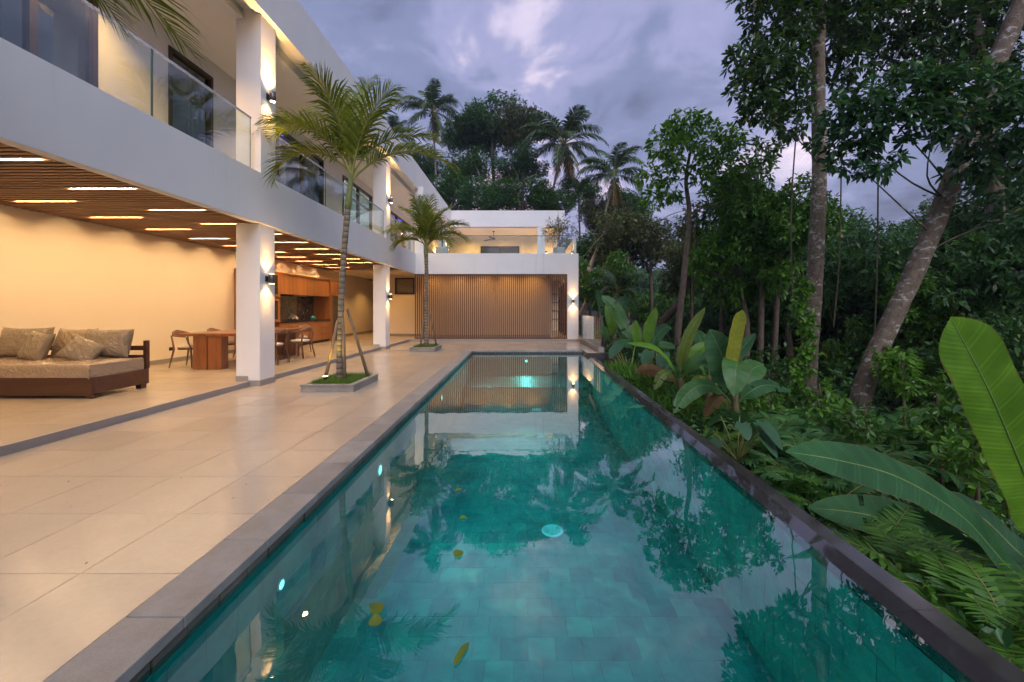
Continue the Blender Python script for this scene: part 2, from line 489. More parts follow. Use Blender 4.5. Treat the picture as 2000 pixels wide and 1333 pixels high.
M['palmshaft'] = barkmat('green_crown_shaft', (0.12, 0.145, 0.055), (0.22, 0.24, 0.10))
M['stalk'] = barkmat('leaf_stalk', (0.17, 0.17, 0.045), (0.30, 0.28, 0.08))
M['cocobark'] = barkmat('coconut_bark', (0.12, 0.105, 0.095), (0.27, 0.235, 0.215), 30.0)
M['bark_big'] = barkmat('blotched_bark', (0.075, 0.056, 0.038), (0.19, 0.145, 0.105), 0, (0.42, 0.39, 0.36), 0.575)
M['bark_slim'] = barkmat('slim_bark', (0.085, 0.062, 0.046), (0.20, 0.150, 0.110), 0, (0.30, 0.27, 0.23), 0.66)
M['bark_pale'] = barkmat('pale_bark', (0.20, 0.17, 0.15), (0.38, 0.33, 0.29))
M['bananastem'] = barkmat('banana_stem', (0.045, 0.035, 0.02), (0.15, 0.13, 0.06))
M['vine'] = barkmat('liana', (0.06, 0.05, 0.035), (0.15, 0.12, 0.08))
M['soil'] = stone('jungle_soil', (0.035, 0.032, 0.020), 0.5, 0.95, 1.2, 25, 0.5)
M['nut'] = plain('coconut_husk', (0.10, 0.075, 0.03), 0.6)

# ------------------------------------------------------------------ geometry helpers
class MB:
    def __init__(s):
        s.v = []; s.f = []; s.uv = None
    def box(s, x0, x1, y0, y1, z0, z1):
        if x0 > x1: x0, x1 = x1, x0
        if y0 > y1: y0, y1 = y1, y0
        if z0 > z1: z0, z1 = z1, z0
        b = len(s.v)
        s.v += [(x0, y0, z0), (x1, y0, z0), (x1, y1, z0), (x0, y1, z0), (x0, y0, z1), (x1, y0, z1), (x1, y1, z1), (x0, y1, z1)]
        s.f += [tuple(b + i for i in q) for q in ((0, 3, 2, 1), (4, 5, 6, 7), (0, 1, 5, 4), (1, 2, 6, 5), (2, 3, 7, 6), (3, 0, 4, 7))]
        return s
    def quadprism(s, pts, z0, z1):
        """vertical prism over an outline (counter-clockwise x,y points)"""
        b = len(s.v); n = len(pts)
        s.v += [(x, y, z0) for x, y in pts] + [(x, y, z1) for x, y in pts]
        s.f.append(tuple(b + i for i in reversed(range(n))))
        s.f.append(tuple(b + n + i for i in range(n)))
        for i in range(n):
            j = (i + 1) % n
            s.f.append((b + i, b + j, b + n + j, b + n + i))
        return s
    def tube(s, pts, rad, n=10, cap=True, wob=0.0, rng=None):
        pts = [Vector(p) for p in pts]
        if isinstance(rad, (int, float)): rad = [rad] * len(pts)
        b = len(s.v)
        prev = None
        for i, p in enumerate(pts):
            t = (pts[min(i + 1, len(pts) - 1)] - pts[max(i - 1, 0)])
            if t.length < 1e-9: t = Vector((0, 0, 1))
            t.normalize()
            if prev is None:
                a = t.orthogonal().normalized()
            else:
                a = (prev - t * prev.dot(t))
                a = a.normalized() if a.length > 1e-6 else t.orthogonal().normalized()
            prev = a
            c = t.cross(a)
            for k in range(n):
                w = 2 * math.pi * k / n
                r = rad[i]
                if wob: r *= 1 + wob * (random.random() - 0.5)
                s.v.append(tuple(p + a * (math.cos(w) * r) + c * (math.sin(w) * r)))
        for i in range(len(pts) - 1):
            for k in range(n):
                k2 = (k + 1) % n
                s.f.append((b + i * n + k, b + i * n + k2, b + (i + 1) * n + k2, b + (i + 1) * n + k))
        if cap:
            s.f.append(tuple(b + k for k in reversed(range(n))))
            e = b + (len(pts) - 1) * n
            s.f.append(tuple(e + k for k in range(n)))
        return s
    def lathe(s, prof, n=24, c=(0, 0, 0)):
        b = len(s.v)
        for r, z in prof:
            for k in range(n):
                w = 2 * math.pi * k / n
                s.v.append((c[0] + r * math.cos(w), c[1] + r * math.sin(w), c[2] + z))
        for i in range(len(prof) - 1):
            for k in range(n):
                k2 = (k + 1) % n
                s.f.append((b + i * n + k, b + i * n + k2, b + (i + 1) * n + k2, b + (i + 1) * n + k))
        s.f.append(tuple(b + k for k in reversed(range(n))))
        e = b + (len(prof) - 1) * n
        s.f.append(tuple(e + k for k in range(n)))
        return s
    def grid(s, P, uv=False):
        """P: rows of points"""
        b = len(s.v); n = len(P); m = len(P[0])
        for r in P: s.v += [tuple(p) for p in r]
        for i in range(n - 1):
            for j in range(m - 1):
                s.f.append((b + i * m + j, b + i * m + j + 1, b + (i + 1) * m + j + 1, b + (i + 1) * m + j))
        if uv:
            s.uv = [(j / (m - 1), i / (n - 1)) for i in range(n) for j in range(m)]
        return s
    def mesh(s, name, mat, smooth=False):
        me = bpy.data.meshes.new(name)
        me.from_pydata(s.v, [], s.f)
        if s.uv:
            l = me.uv_layers.new(name='UVMap')
            idx = np.empty(len(me.loops), np.int32)
            me.loops.foreach_get('vertex_index', idx)
            l.data.foreach_set('uv', np.array(s.uv, np.float32)[idx].ravel())
        if mat is not None: me.materials.append(M[mat] if isinstance(mat, str) else mat)
        if smooth: me.polygons.foreach_set('use_smooth', np.ones(len(me.polygons), bool))
        me.update()
        return me
    def build(s, name, mat, parent=None, smooth=False, bevel=0.0):
        return link(name, s.mesh(name, mat, smooth), parent, bevel=bevel)

def link(name, me, parent=None, loc=None, rot=None, scale=None, bevel=0.0):
    o = bpy.data.objects.new(name, me)
    COL.objects.link(o)
    if parent is not None: o.parent = parent
    if loc is not None: o.location = loc
    if rot is not None: o.rotation_euler = rot
    if scale is not None: o.scale = scale if not isinstance(scale, (int, float)) else (scale,) * 3
    if bevel:
        b = o.modifiers.new('bevel', 'BEVEL')
        b.width = bevel; b.segments = 2; b.limit_method = 'ANGLE'
    return o

def tag(o, label, cat, group=None):
    o['label'] = label; o['category'] = cat
    if group: o['group'] = group
    return o

def thing(name, label, cat, loc=(0, 0, 0), rotz=0.0, group=None):
    o = bpy.data.objects.new(name, None)
    o.empty_display_size = 0.1
    COL.objects.link(o)
    o.location = loc
    o.rotation_euler = (0, 0, rotz)
    return tag(o, label, cat, group)

def part(name, parent):
    o = bpy.data.objects.new(name, None)
    COL.objects.link(o)
    o.parent = parent
    return o

def structure(o):
    o['kind'] = 'structure'
    return o
def stuff(o):
    o['kind'] = 'stuff'
    return o

def np_mesh(name, V, F, mat, smooth=False):
    """V (n,3) float, F (m,k) int with constant k"""
    V = np.asarray(V, np.float32); F = np.asarray(F, np.int32)
    me = bpy.data.meshes.new(name)
    me.vertices.add(len(V)); me.vertices.foreach_set('co', V.ravel())
    m, k = F.shape
    me.loops.add(m * k); me.loops.foreach_set('vertex_index', F.ravel())
    me.polygons.add(m)
    me.polygons.foreach_set('loop_start', np.arange(0, m * k, k, dtype=np.int32))
    me.polygons.foreach_set('loop_total', np.full(m, k, np.int32))
    if smooth: me.polygons.foreach_set('use_smooth', np.ones(m, bool))
    me.materials.append(M[mat])
    me.update(calc_edges=True)
    return me

def spot(name, loc, direction, power, angle, blend, color, parent=None, radius=0.02):
    d = bpy.data.lights.new(name, 'SPOT')
    d.energy = power; d.spot_size = R(angle); d.spot_blend = blend
    d.color = color; d.shadow_soft_size = radius
    o = bpy.data.objects.new(name, d)
    COL.objects.link(o)
    if parent is not None: o.parent = parent
    o.location = loc
    o.rotation_euler = (-Vector(direction)).to_track_quat('Z', 'Y').to_euler()
    return o

def point(name, loc, power, color, parent=None, radius=0.08):
    d = bpy.data.lights.new(name, 'POINT')
    d.energy = power; d.color = color; d.shadow_soft_size = radius
    o = bpy.data.objects.new(name, d)
    COL.objects.link(o)
    if parent is not None: o.parent = parent
    o.location = loc
    return o
ORD = ['first', 'second', 'third', 'fourth', 'fifth', 'sixth', 'seventh', 'eighth', 'ninth', 'tenth', 'eleventh', 'twelfth']
# ================================================================== THE SETTING
WZ = -0.10                       # water level
PY0, PY1 = 0.15, 13.05           # pool ends
FZ = -1.25                       # pool floor
def XL(y): return -1.494 - 0.0159 * (y - 1.55)
def XR(y): return 1.749 + 0.0163 * (y - 1.55)
CW = 0.25                        # coping width

def smooth(a, b, x):
    t = np.clip((x - a) / (b - a), 0, 1)
    return t * t * (3 - 2 * t)

def ground_z(x, y):
    x = np.asarray(x, float); y = np.asarray(y, float)
    z = -1.30 + 0.75 * smooth(7.5, 11.5, y) - 0.15 * np.clip(x - 2.6, 0, 6) - 0.03 * np.clip(x - 8.6, 0, 14) - 0.05 * np.clip(y - 12, 0, 34)
    z = z + 0.06 * np.sin(x * 1.7 + y * 0.9) + 0.05 * np.sin(y * 2.1 - x)
    far = smooth(55, 190, np.hypot(x, y))
    z = z + far * (15 + 4 * np.sin(x * 0.021 + 1.0) + 3 * np.sin(y * 0.03))
    # behind and beside the house the land stands higher
    back = smooth(30, 40, y) * (1 - smooth(2, 14, x))
    z = z + back * 3.2
    # hollow under house, deck and pool
    edge = np.where(y > 12.3, 2.62, 2.08)
    hollow = (1 - smooth(edge - 0.02, edge + 0.10, x)) * smooth(-11.5, -11, x) * (1 - smooth(31, 32, y)) * smooth(-6.5, -6, y)
    return z * (1 - hollow) + (-2.6) * hollow

gx = np.unique(np.round(np.concatenate([np.linspace(-260, -14, 24), np.linspace(-12, 1.9, 12), [2.06, 2.12, 2.18, 2.3, 2.6, 2.66, 2.72],
                               np.linspace(2.8, 16, 40), np.linspace(17, 60, 30), np.linspace(66, 420, 30)]), 3))
gy = np.unique(np.round(np.concatenate([np.linspace(-120, -8, 10), np.linspace(-7, 24, 60), np.linspace(25, 60, 30), np.linspace(66, 480, 40)]), 3))
GX, GY = np.meshgrid(gx, gy)
GZ = ground_z(GX, GY)
V = np.stack([GX.ravel(), GY.ravel(), GZ.ravel()], 1)
nx, ny = len(gx), len(gy)
I = (np.arange(ny - 1)[:, None] * nx + np.arange(nx - 1)[None, :]).ravel()
F = np.stack([I, I + 1, I + nx + 1, I + nx], 1)
structure(link('ground', np_mesh('ground', V, F, 'soil', True)))

# ---------------------------------------------------------------- deck with its tiles
TX, TY = 0.5645, 0.595
deck = structure(bpy.data.objects.new('deck', None)); COL.objects.link(deck)
b = MB()
b.quadprism([(-4.80, -4), (XL(-4) - CW, -4), (XL(PY1 + CW) - CW, PY1 + CW), (-4.80, PY1 + CW)], -0.6, -0.012)
b.box(-4.80, 2.45, PY1 + CW + 0.002, 16.75, -0.6, -0.012)
b.box(XL(-4) - CW + 0.01, 2.1, -4, PY0 - CW, -0.6, -0.012)
b.build('deck_base', 'grout', deck)
tile_cache = {}
def put_tile(x0, x1, y0, y1, ztop, parent, mat='tile', edge=None):
    g = 0.0022
    if edge is None:
        w, d = round(x1 - x0, 4), round(y1 - y0, 4)
        key = (w, d, mat)
        if key not in tile_cache:
            t = MB(); t.box(g, w - g, g, d - g, -0.011, 0)
            tile_cache[key] = t.mesh('tile', mat)
        return link('tile', tile_cache[key], parent, (x0, y0, ztop))
    e0, e1 = edge
    t = MB(); t.quadprism([(x0 + g, y0 + g), (e0 - g, y0 + g), (e1 - g, y1 - g), (x0 + g, y1 - g)], ztop - 0.011, ztop)
    return t.build('tile', mat, parent)
xs = [-2.265 - TX * k for k in range(-1, 5)]
xs = sorted(xs)
xs = [-4.80] + [x for x in xs if x > -4.79]
rows = [2.035 + TY * k for k in range(-3, 26)]
for y in rows:
    y0, y1 = y, min(y + TY, 16.75)
    if y0 > 16.6: break
    if y1 <= PY1 + CW:
        for i, x in enumerate(xs):
            lim0, lim1 = XL(y0) - CW, XL(y1) - CW
            x1 = xs[i + 1] if i + 1 < len(xs) else 9
            if x > min(lim0, lim1) - 0.03: break
            if x1 >= min(lim0, lim1) - 0.005 or x1 == 9:
                put_tile(x, x1, y0, y1, 0, deck, edge=(lim0, lim1)); break
            put_tile(x, x1, y0, y1, 0, deck)
    else:
        yy0 = max(y0, PY1 + CW + 0.003)
        if y1 - yy0 < 0.05: continue
        X = [-4.80] + [x for x in [-2.265 + TX * k for k in range(-4, 9)] if x > -4.79 and x < 2.35] + [2.35]
        for i in range(len(X) - 1):
            if y0 < PY1 + CW and X[i + 1] < XL(y0) - CW:
                put_tile(X[i], X[i + 1], y0, y1, 0, deck)
            else:
                put_tile(X[i], X[i + 1], yy0, y1, 0, deck)

# ---------------------------------------------------------------- indoor floor, one step up
IZ = 0.09
floor_in = structure(bpy.data.objects.new('indoor_floor', None)); COL.objects.link(floor_in)
b = MB(); b.box(-9.6, -4.832, -3, 24.5, -0.6, IZ - 0.012)
b.box(-4.832, 2.42, 16.78, 24.5, -0.6, IZ - 0.012)
b.build('floor_base', 'grout', floor_in)
b = MB(); b.box(-4.832, -4.80, -3, 16.748, -0.012, IZ)
b.build('step_riser', 'skirt', floor_in)
b = MB(); b.box(-4.80, 2.42, 16.75, 16.78, -0.012, IZ)
b.build('step_riser', 'skirt', floor_in)
X = [-4.832 - TX * k for k in range(0, 7)]
X = [x for x in X if x > -8.40] + [-8.40]
for k in range(3, 37):
    y0 = 2.035 + TY * (k - 1)
    for i in range(len(X) - 1):
        put_tile(X[i + 1], X[i], y0, y0 + TY, IZ, floor_in)
b = MB(); b.box(-4.83, 2.42, 16.782, 24.5, IZ - 0.011, IZ)
b.build('wing_floor', 'tile', floor_in)

# ---------------------------------------------------------------- the pool
pool = structure(bpy.data.objects.new('swimming_pool', None)); COL.objects.link(pool)
pfl = part('pool_floor', pool)
b = MB(); b.box(-1.9, 2.15, PY0 - 0.2, PY1 + 0.2, FZ - 0.3, FZ - 0.012); b.build('floor_base', 'poolgrout', pfl)
b = MB()
b.quadprism([(XL(PY0) - 0.3, PY0 - 0.2), (XL(PY0), PY0 - 0.2), (XL(PY1), PY1 + 0.2), (XL(PY1) - 0.3, PY1 + 0.2)], FZ - 0.012, -0.131)
b.quadprism([(XR(PY0) + 0.012, PY0 - 0.2), (XR(PY0) + 0.235, PY0 - 0.2), (XR(PY1) + 0.235, PY1 + 0.2), (XR(PY1) + 0.012, PY1 + 0.2)], -2.6, -0.142)
b.box(-1.55, 1.80, PY0 - 0.25, PY0, FZ - 0.012, -0.131)
b.quadprism([(XL(PY1) + 0.003, PY1 + 0.012), (XR(PY1) + 0.009, PY1 + 0.012), (XR(PY1) + 0.009, PY1 + 0.22), (XL(PY1) + 0.003, PY1 + 0.22)], FZ - 0.012, -0.131)
b.build('pool_wall', 'poolgrout', pool)
# stone tiles of the floor: nearest rows one by one, the rest as one mass
TS = 0.212
tm = MB(); tm.box(0.001, TS - 0.001, 0.001, TS - 0.001, -0.013, 0); tmesh = tm.mesh('tile', 'pooltile')
rest = MB()
ncol = int((XR(13) - XL(13)) / TS) + 1
count = 0
rng = random.Random(3)
for r in range(60):
    y = 2.1 + r * TS
    if y + TS > PY1: break
    off = 0.5 * TS if r % 2 else 0.0
    for c in range(ncol + 1):
        x = -1.66 + c * TS - off
        if x < XL(y) - 0.05 or x + TS > XR(y) + 0.07: continue
        if count < 290 and y > 2.5:
            link('tile', tmesh, pfl, (x, y, FZ + rng.uniform(-0.001, 0.001))); count += 1
        else:
            rest.box(x + 0.003, x + TS - 0.003, y + 0.003, y + TS - 0.003, FZ - 0.013, FZ + rng.uniform(-0.001, 0.001))
stuff(rest.build('tile_field', 'pooltile', pfl))
for side, fx in (('l', XL), ('r', XR)):
    wl = MB()
    s = 1 if side == 'l' else -1
    for r in range(5):
        z0 = FZ + 0.004 + r * 0.218
        for k in range(62):
            y = 0.2 + k * 0.21 + (0.105 if r % 2 else 0)
            if y + 0.2 > PY1: continue
            pr = rng.uniform(0.006, 0.009)
            x0, x1 = (fx(y) - 0.004 * s, fx(y + 0.206) - 0.004 * s)
            if side == 'l':
                wl.quadprism([(x0, y), (x0 + pr, y), (x1 + pr, y + 0.206), (x1, y + 0.206)], z0, z0 + 0.214)
            else:
                wl.quadprism([(x0 - pr + 0.006, y), (x0 + 0.006, y), (x1 + 0.006, y + 0.206), (x1 - pr + 0.006, y + 0.206)], z0, z0 + 0.214)
    stuff(wl.build('wall_tile_field', 'pooltile', pool))
wl = MB()
for r in range(5):
    z0 = FZ + 0.004 + r * 0.218
    for k in range(17):
        x = XL(PY1) + 0.02 + k * 0.212 + (0.1 if r % 2 else 0)
        if x + 0.2 > XR(PY1): continue
        wl.box(x, x + 0.207, PY1 + 0.002, PY1 + 0.010, z0, z0 + 0.214)
stuff(wl.build('wall_tile_field', 'pooltile', pool))
# shallow shelf at the far end
SY = 10.9; SZ = -0.78
b = MB(); b.quadprism([(XL(SY) + 0.012, SY + 0.01), (XR(SY) - 0.006, SY + 0.01), (XR(PY1) - 0.006, PY1), (XL(PY1) + 0.012, PY1)], FZ, SZ - 0.012)
shelf = b.build('shallow_shelf', 'poolgrout', pool)
sf = MB()
for r in range(11):
    y = SY + r * TS * 0.92
    for c in range(19):
        x = XL(SY) + 0.016 + c * TS * 0.87 + (0.0 if r % 2 else -0.09)
        x0_, x1_ = max(x, XL(y + 0.2) + 0.014), min(x + TS * 0.87 - 0.003, XR(y) - 0.010)
        y1_ = min(y + TS * 0.92 - 0.003, PY1 - 0.004)
        if x1_ - x0_ < 0.03 or y1_ - y < 0.03: continue
        sf.box(x0_, x1_, y, y1_, SZ - 0.0115, SZ + rng.uniform(-0.001, 0.001))
for c in range(17):
    x = XL(SY) + 0.02 + c * TS
    for r in range(2):
        sf.box(x, min(x + TS - 0.003, XR(SY) - 0.01), SY + 0.001, SY + 0.0095, FZ + 0.003 + r * 0.2, FZ + 0.2 + r * 0.2)
stuff(sf.build('tile_field', 'pooltile', shelf))
# coping slabs, deck side
cp = part('coping', pool)
k = 0; y = -0.01
while y < PY1 + CW - 0.02:
    y1 = min(y + 0.585, PY1 + CW)
    t = MB(); g = 0.002
    t.quadprism([(XL(y) - CW + 0.003, y + g), (XL(y) + 0.012, y + g), (XL(y1) + 0.012, y1 - g), (XL(y1) - CW + 0.003, y1 - g)], -0.05, 0.003 + rng.uniform(-0.001, 0.001))
    t.build('coping_slab', 'andesite', cp, bevel=0.004)
    y = y1
x = XL(PY1) + 0.014
while x < XR(PY1) - 0.1:
    x1 = min(x + 0.585, XR(PY1) + 0.02)
    t = MB(); t.box(x + 0.002, x1 - 0.002, PY1, PY1 + CW, -0.05, 0.003 + rng.uniform(-0.001, 0.001))
    t.build('coping_slab', 'andesite', cp, bevel=0.004)
    x = x1
# dark stone brick course under the coping
bc = part('brick_course', pool)
y = 0.16
while y < PY1 - 0.05:
    l = rng.uniform(0.16, 0.24); y1 = min(y + l, PY1)
    t = MB(); e = rng.uniform(-0.006, 0.004)
    t.quadprism([(XL(y) - 0.06, y + 0.004), (XL(y) - 0.008 + e, y + 0.004), (XL(y1) - 0.008 + e, y1 - 0.004), (XL(y1) - 0.06, y1 - 0.004)], -0.13, -0.053)
    t.build('brick', 'brick', bc)
    y = y1
x = XL(PY1) + 0.01
while x < XR(PY1) - 0.05:
    x1 = min(x + rng.uniform(0.2, 0.3), XR(PY1))
    t = MB(); t.box(x + 0.004, x1 - 0.004, PY1 + 0.012 + rng.uniform(-0.004, 0.004), PY1 + 0.06, -0.13, -0.053)
    t.build('brick', 'darkstone', bc)
    x = x1
b = MB()
b.quadprism([(XL(PY0) - 0.25, PY0), (XL(PY0) - 0.03, PY0), (XL(PY1) - 0.03, PY1 + 0.03), (XL(PY1) - 0.25, PY1 + 0.03)], -0.135, -0.0515)
b.box(XL(PY1) - 0.02, XR(PY1), PY1 + 0.03, PY1 + 0.2, -0.135, -0.0515)
b.build('coping_bed', 'grout', pool)
# black wet stone lip on the jungle side, the water stands level with it
lip = part('overflow_lip', pool)
y = 0.1
while y < PY1 - 0.4:
    y1 = min(y + 0.9, PY1 - 0.4)
    if PY1 - 0.4 - y1 < 0.3: y1 = PY1 - 0.4
    g = 0.0015
    prof = [(0.0, WZ - 0.003), (0.115, WZ + 0.017), (0.23, WZ + 0.017), (0.23, -0.142), (0.0, -0.142)]
    t = MB(); pts = [[(XR(yy) + dx, yy, z) for dx, z in prof] for yy in (y + g, y1 - g)]
    t.v = pts[0] + pts[1]
    t.f = [(1, 6, 7, 2), (2, 7, 8, 3), (3, 8, 9, 4), (4, 9, 5, 0), (0, 1, 2, 3, 4), (9, 8, 7, 6, 5)]
    ls = t.build('lip_slab', 'wetstone', lip)
    t = MB(); t.v = [pts[0][0], pts[0][1], pts[1][1], pts[1][0]]; t.f = [(0, 1, 2, 3)]
    t.build('wet_slope', 'wetfilm', ls)
    y = y1
# stone end block where the lip meets the deck
b = MB(); b.box(XR(PY1) + 0.05, 2.60, 12.35, 12.50, -2.6, -0.004); b.box(2.45, 2.60, 12.50, 16.7, -2.6, -0.004)
b.build('retaining_wall', 'darkstone', pool)
b = MB(); b.box(XR(PY1) + 0.05, 2.44, 12.502, 16.7, -0.5, -0.013); b.build('retaining_fill', 'grout', pool)
b = MB()
b.box(XR(PY1) + 0.05, 2.35, 12.36, PY1 + CW, -0.0125, 0.0); b.build('tile', 'tile', deck)
wm = MB()
rows_ = []
for y_, e_ in ((PY0, 0.004), (6.0, 0.004), (PY1 - 0.4, 0.004)):
    rows_.append([(XL(y_) - 0.01 - 0.0016 * y_, y_, WZ), (XR(y_) + e_, y_, WZ)])
rows_.append([(XL(PY1 - 0.39) - 0.03, PY1 - 0.39, WZ), (XR(PY1) + 0.004, PY1 - 0.39, WZ)])
rows_.append([(XL(PY1) - 0.03, PY1 + 0.01, WZ), (XR(PY1) + 0.004, PY1 + 0.01, WZ)])
wm.grid(rows_)
structure(wm.build('pool_water', 'water'))
# floor drains
for (px, py) in ((1079, 1038), (1048, 801)):
    d = part('floor_drain', pool)
    Y = (CAMH - FZ) * 777.8 / (py - 605)
    d.location = ((px - 1022) * Y / 777.8, Y, FZ)
    b = MB(); b.lathe([(0.128, 0.0), (0.126, 0.012), (0.108, 0.016), (0.105, 0.004)], 32); b.build('ring', 'white', d, True)
    b = MB(); b.lathe([(0.104, 0.001), (0.104, 0.003)], 32); b.build('drain_cup', 'darkstone', d)
    b = MB()
    for q in range(4):
        r0 = 0.022 + q * 0.024
        b.lathe([(r0, 0.006), (r0, 0.012), (r0 + 0.013, 0.012), (r0 + 0.013, 0.006)], 28)
    for a in range(6):
        w = a * math.pi / 3
        b.quadprism([(0.104 * math.cos(w + 0.09), 0.104 * math.sin(w + 0.09)), (-0.0 + 0.01 * math.cos(w + 1.57), 0.01 * math.sin(w + 1.57)),
                     (0.01 * math.cos(w - 1.57), 0.01 * math.sin(w - 1.57)), (0.104 * math.cos(w - 0.09), 0.104 * math.sin(w - 0.09))], 0.0055, 0.0135)
    b.build('grate', 'white', d)
# underwater lamps
POOLC = (0.55, 1.0, 0.97)
def pool_lamp(loc, direction, label, power, sc=0.62):
    t = thing('pool_lamp', label, 'pool light', loc, 0, 'underwater pool lamps')
    q = Vector(direction).to_track_quat('Z', 'Y')
    t.scale = (sc, sc, sc)
    t.rotation_mode = 'QUATERNION'; t.rotation_quaternion = q
    b = MB(); b.lathe([(0.105, -0.004), (0.105, 0.012), (0.092, 0.022), (0.078, 0.018), (0.078, -0.004)], 24); b.build('ring', 'cloth', t, True)
    b = MB(); b.lathe([(0.076, 0.010), (0.05, 0.017), (0.01, 0.019)], 24); b.build('lens', 'poolglow', t, True)
    spot('pool_lamp_light', (0, 0, 0.03), (0, 0, 1), power, 150, 0.9, POOLC, t, 0.06)
lampy = [2.46, 4.22, 7.68, 10.84]
lab = ['round underwater lamp on the deck-side pool wall nearest the camera', 'bright underwater lamp with a long beam on the deck-side wall, opposite the first palm',
       'underwater lamp on the deck-side pool wall, third along', 'small-looking underwater lamp on the deck-side wall near the far pool corner']
lamppw = [9, 55, 60, 60]
for y, l, pw in zip(lampy, lab, lamppw):
    pool_lamp((XL(y) + 0.012, y, -0.35), (1, 0, 0), l, pw, 0.34 if y < 3 else 0.62)
pool_lamp((0.10, PY1 - 0.012, -0.34), (0, -1, 0), 'bright underwater lamp in the far end wall of the pool', 110)
pool_lamp((1.0, PY0 + 0.02, -0.5), (0, 1, 0), 'underwater lamp in the near end wall of the pool below the camera', 22)

# ---------------------------------------------------------------- fallen leaves on the water
def leaf_blade(L, W, bend, cup, n=8, m=5, twist=0.0):
    P = []
    for i in range(n + 1):
        t = i / n
        w = W * (math.sin(math.pi * min(1, t ** 0.75 + 0.001)) ** 0.8) * 0.5 + 0.002
        row = []
        for j in range(m):
            s = -1 + 2 * j / (m - 1)
            row.append((L * t, w * s, bend * math.sin(math.pi * t) + cup * (s * s) * w * 2 + twist * s * w * math.sin(3 * t)))
        P.append(row)
    return P
floats = [((735, 1205), 0.15, 0.10, 1.9, 'crumpled yellow leaf on the water, largest of those near the coping'),
          ((720, 1222), 0.10, 0.08, 0.4, 'small yellow leaf touching the largest floating leaf'),
          ((888, 1090), 0.11, 0.07, 0.9, 'oval yellow-green leaf on the water, between the drain and the coping'),
          ((888, 961), 0.10, 0.045, 0.5, 'slim green leaf on the water, farthest of the floating leaves'),
          ((896, 1014), 0.10, 0.035, 0.0, 'narrow dark green leaf on the water, second farthest'),
          ((887, 1303), 0.20, 0.035, 1.2, 'long narrow green-yellow leaf on the water at the bottom of the picture')]
for (p, L, W, a, lb) in floats:
    Y = (CAMH - WZ) * 777.8 / (p[1] - 605)
    mb = MB(); mb.grid([[(x, y * (1 + 0.18 * math.sin(x * 90 + W * 900)), z) for x, y, z in r] for r in leaf_blade(L * 0.62, W * 0.68, 0.006, 0.12, twist=0.35)])
    o = mb.build('fallen_leaf', 'floatleaf' if 'dark green' not in lb else 'leaf_bright', None, True)
    o.location = ((p[0] - 1022) * Y / 777.8, Y, WZ + 0.004); o.rotation_euler = (0, 0, a)
    tag(o, lb, 'leaf', 'leaves floating on the pool')

# ================================================================== THE VILLA
villa = thing('villa', 'two-storey white villa with slatted ceiling, glass balconies and warm lights', 'house')
FX0, FX1 = -4.75, -4.60
FB, FT = 2.863, 3.747
RB, RT = 6.55, 7.565
UF = 3.5
def vbox(name, mat, *b, parent=None, bevel=0.0):
    m = MB(); m.box(*b)
    return m.build(name, mat, parent or villa, bevel=bevel)
vbox('fascia', 'plaster', FX0, FX1, -3, 17.15, FB, FT, bevel=0.006)
vbox('fascia', 'plaster', FX1 + 0.001, 2.36, 17.0, 17.15, FB, FT, bevel=0.006)
vbox('fascia', 'plaster', 2.21, 2.36, 17.151, 24.8, FB, FT)
vbox('floor_slab', 'plaster', -9.6, FX0 - 0.002, -3, 25.0, 3.30, UF)
vbox('floor_slab', 'plaster', FX0, 2.2, 17.16, 31, 3.20, UF - 0.002)
# roof: edge beam, slot, soffit
vbox('roof_beam', 'plaster', -4.70, -4.52, -3, 25.18, RB, RT, bevel=0.006)
vbox('roof_beam', 'plaster', -4.519, 2.60, 25.0, 25.18, RB, RT, bevel=0.006)
vbox('roof_beam', 'plaster', 2.42, 2.60, 25.181, 31, RB, RT)
vbox('roof', 'roofmetal', -9.8, -4.701, -3, 31, 7.20, 7.45)
vbox('roof', 'roofmetal', -4.70, 2.41, 25.19, 31, 7.20, 7.45)
vbox('soffit', 'plaster', -9.6, -4.93, -3, 25.0, 6.45, 6.64)
vbox('soffit', 'plaster', -4.929, -4.701, -3, 25.0, 6.64, 6.70)
vbox('soffit', 'plaster', -9.6, 2.41, 25.2, 31, 6.50, 6.62)
# columns
columns_low = [(-5.05, -4.63, 7.00, 7.42), (-5.05, -4.63, 13.40, 13.82)]
for (x0, x1, y0, y1) in columns_low:
    c = vbox('column', 'plaster', x0, x1, y0, y1, 0.10, FB + 0.0, bevel=0.006)
    m = MB(); m.box(x0 + 0.003, x1 + 0.004, y0 - 0.004, y1 + 0.004, -0.005, 0.0995); m.build('plinth', 'skirt', c)
    m = MB(); m.box(x0 - 0.002, -4.835, y0 - 0.008, y0 - 0.001, IZ + 0.001, IZ + 0.09); m.build('plinth', 'skirt', c)
    vbox('column', 'plaster', x0, FX1 - 0.012, y0, y1, FT - 0.5, RB + 0.3, bevel=0.006)
vbox('column', 'plaster', -5.05, FX1 - 0.012, 23.6, 24.0, FT - 0.3, RB + 0.3)
vbox('column', 'plaster', -4.68, -4.31, 17.18, 17.58, UF, RB + 0.1)
vbox('column', 'plaster', 0.90, 1.36, 25.02, 25.45, UF, RB - 0.001)
vbox('column', 'plaster', 1.88, 2.358, 17.002, 17.45, IZ, FB - 0.001, bevel=0.006)
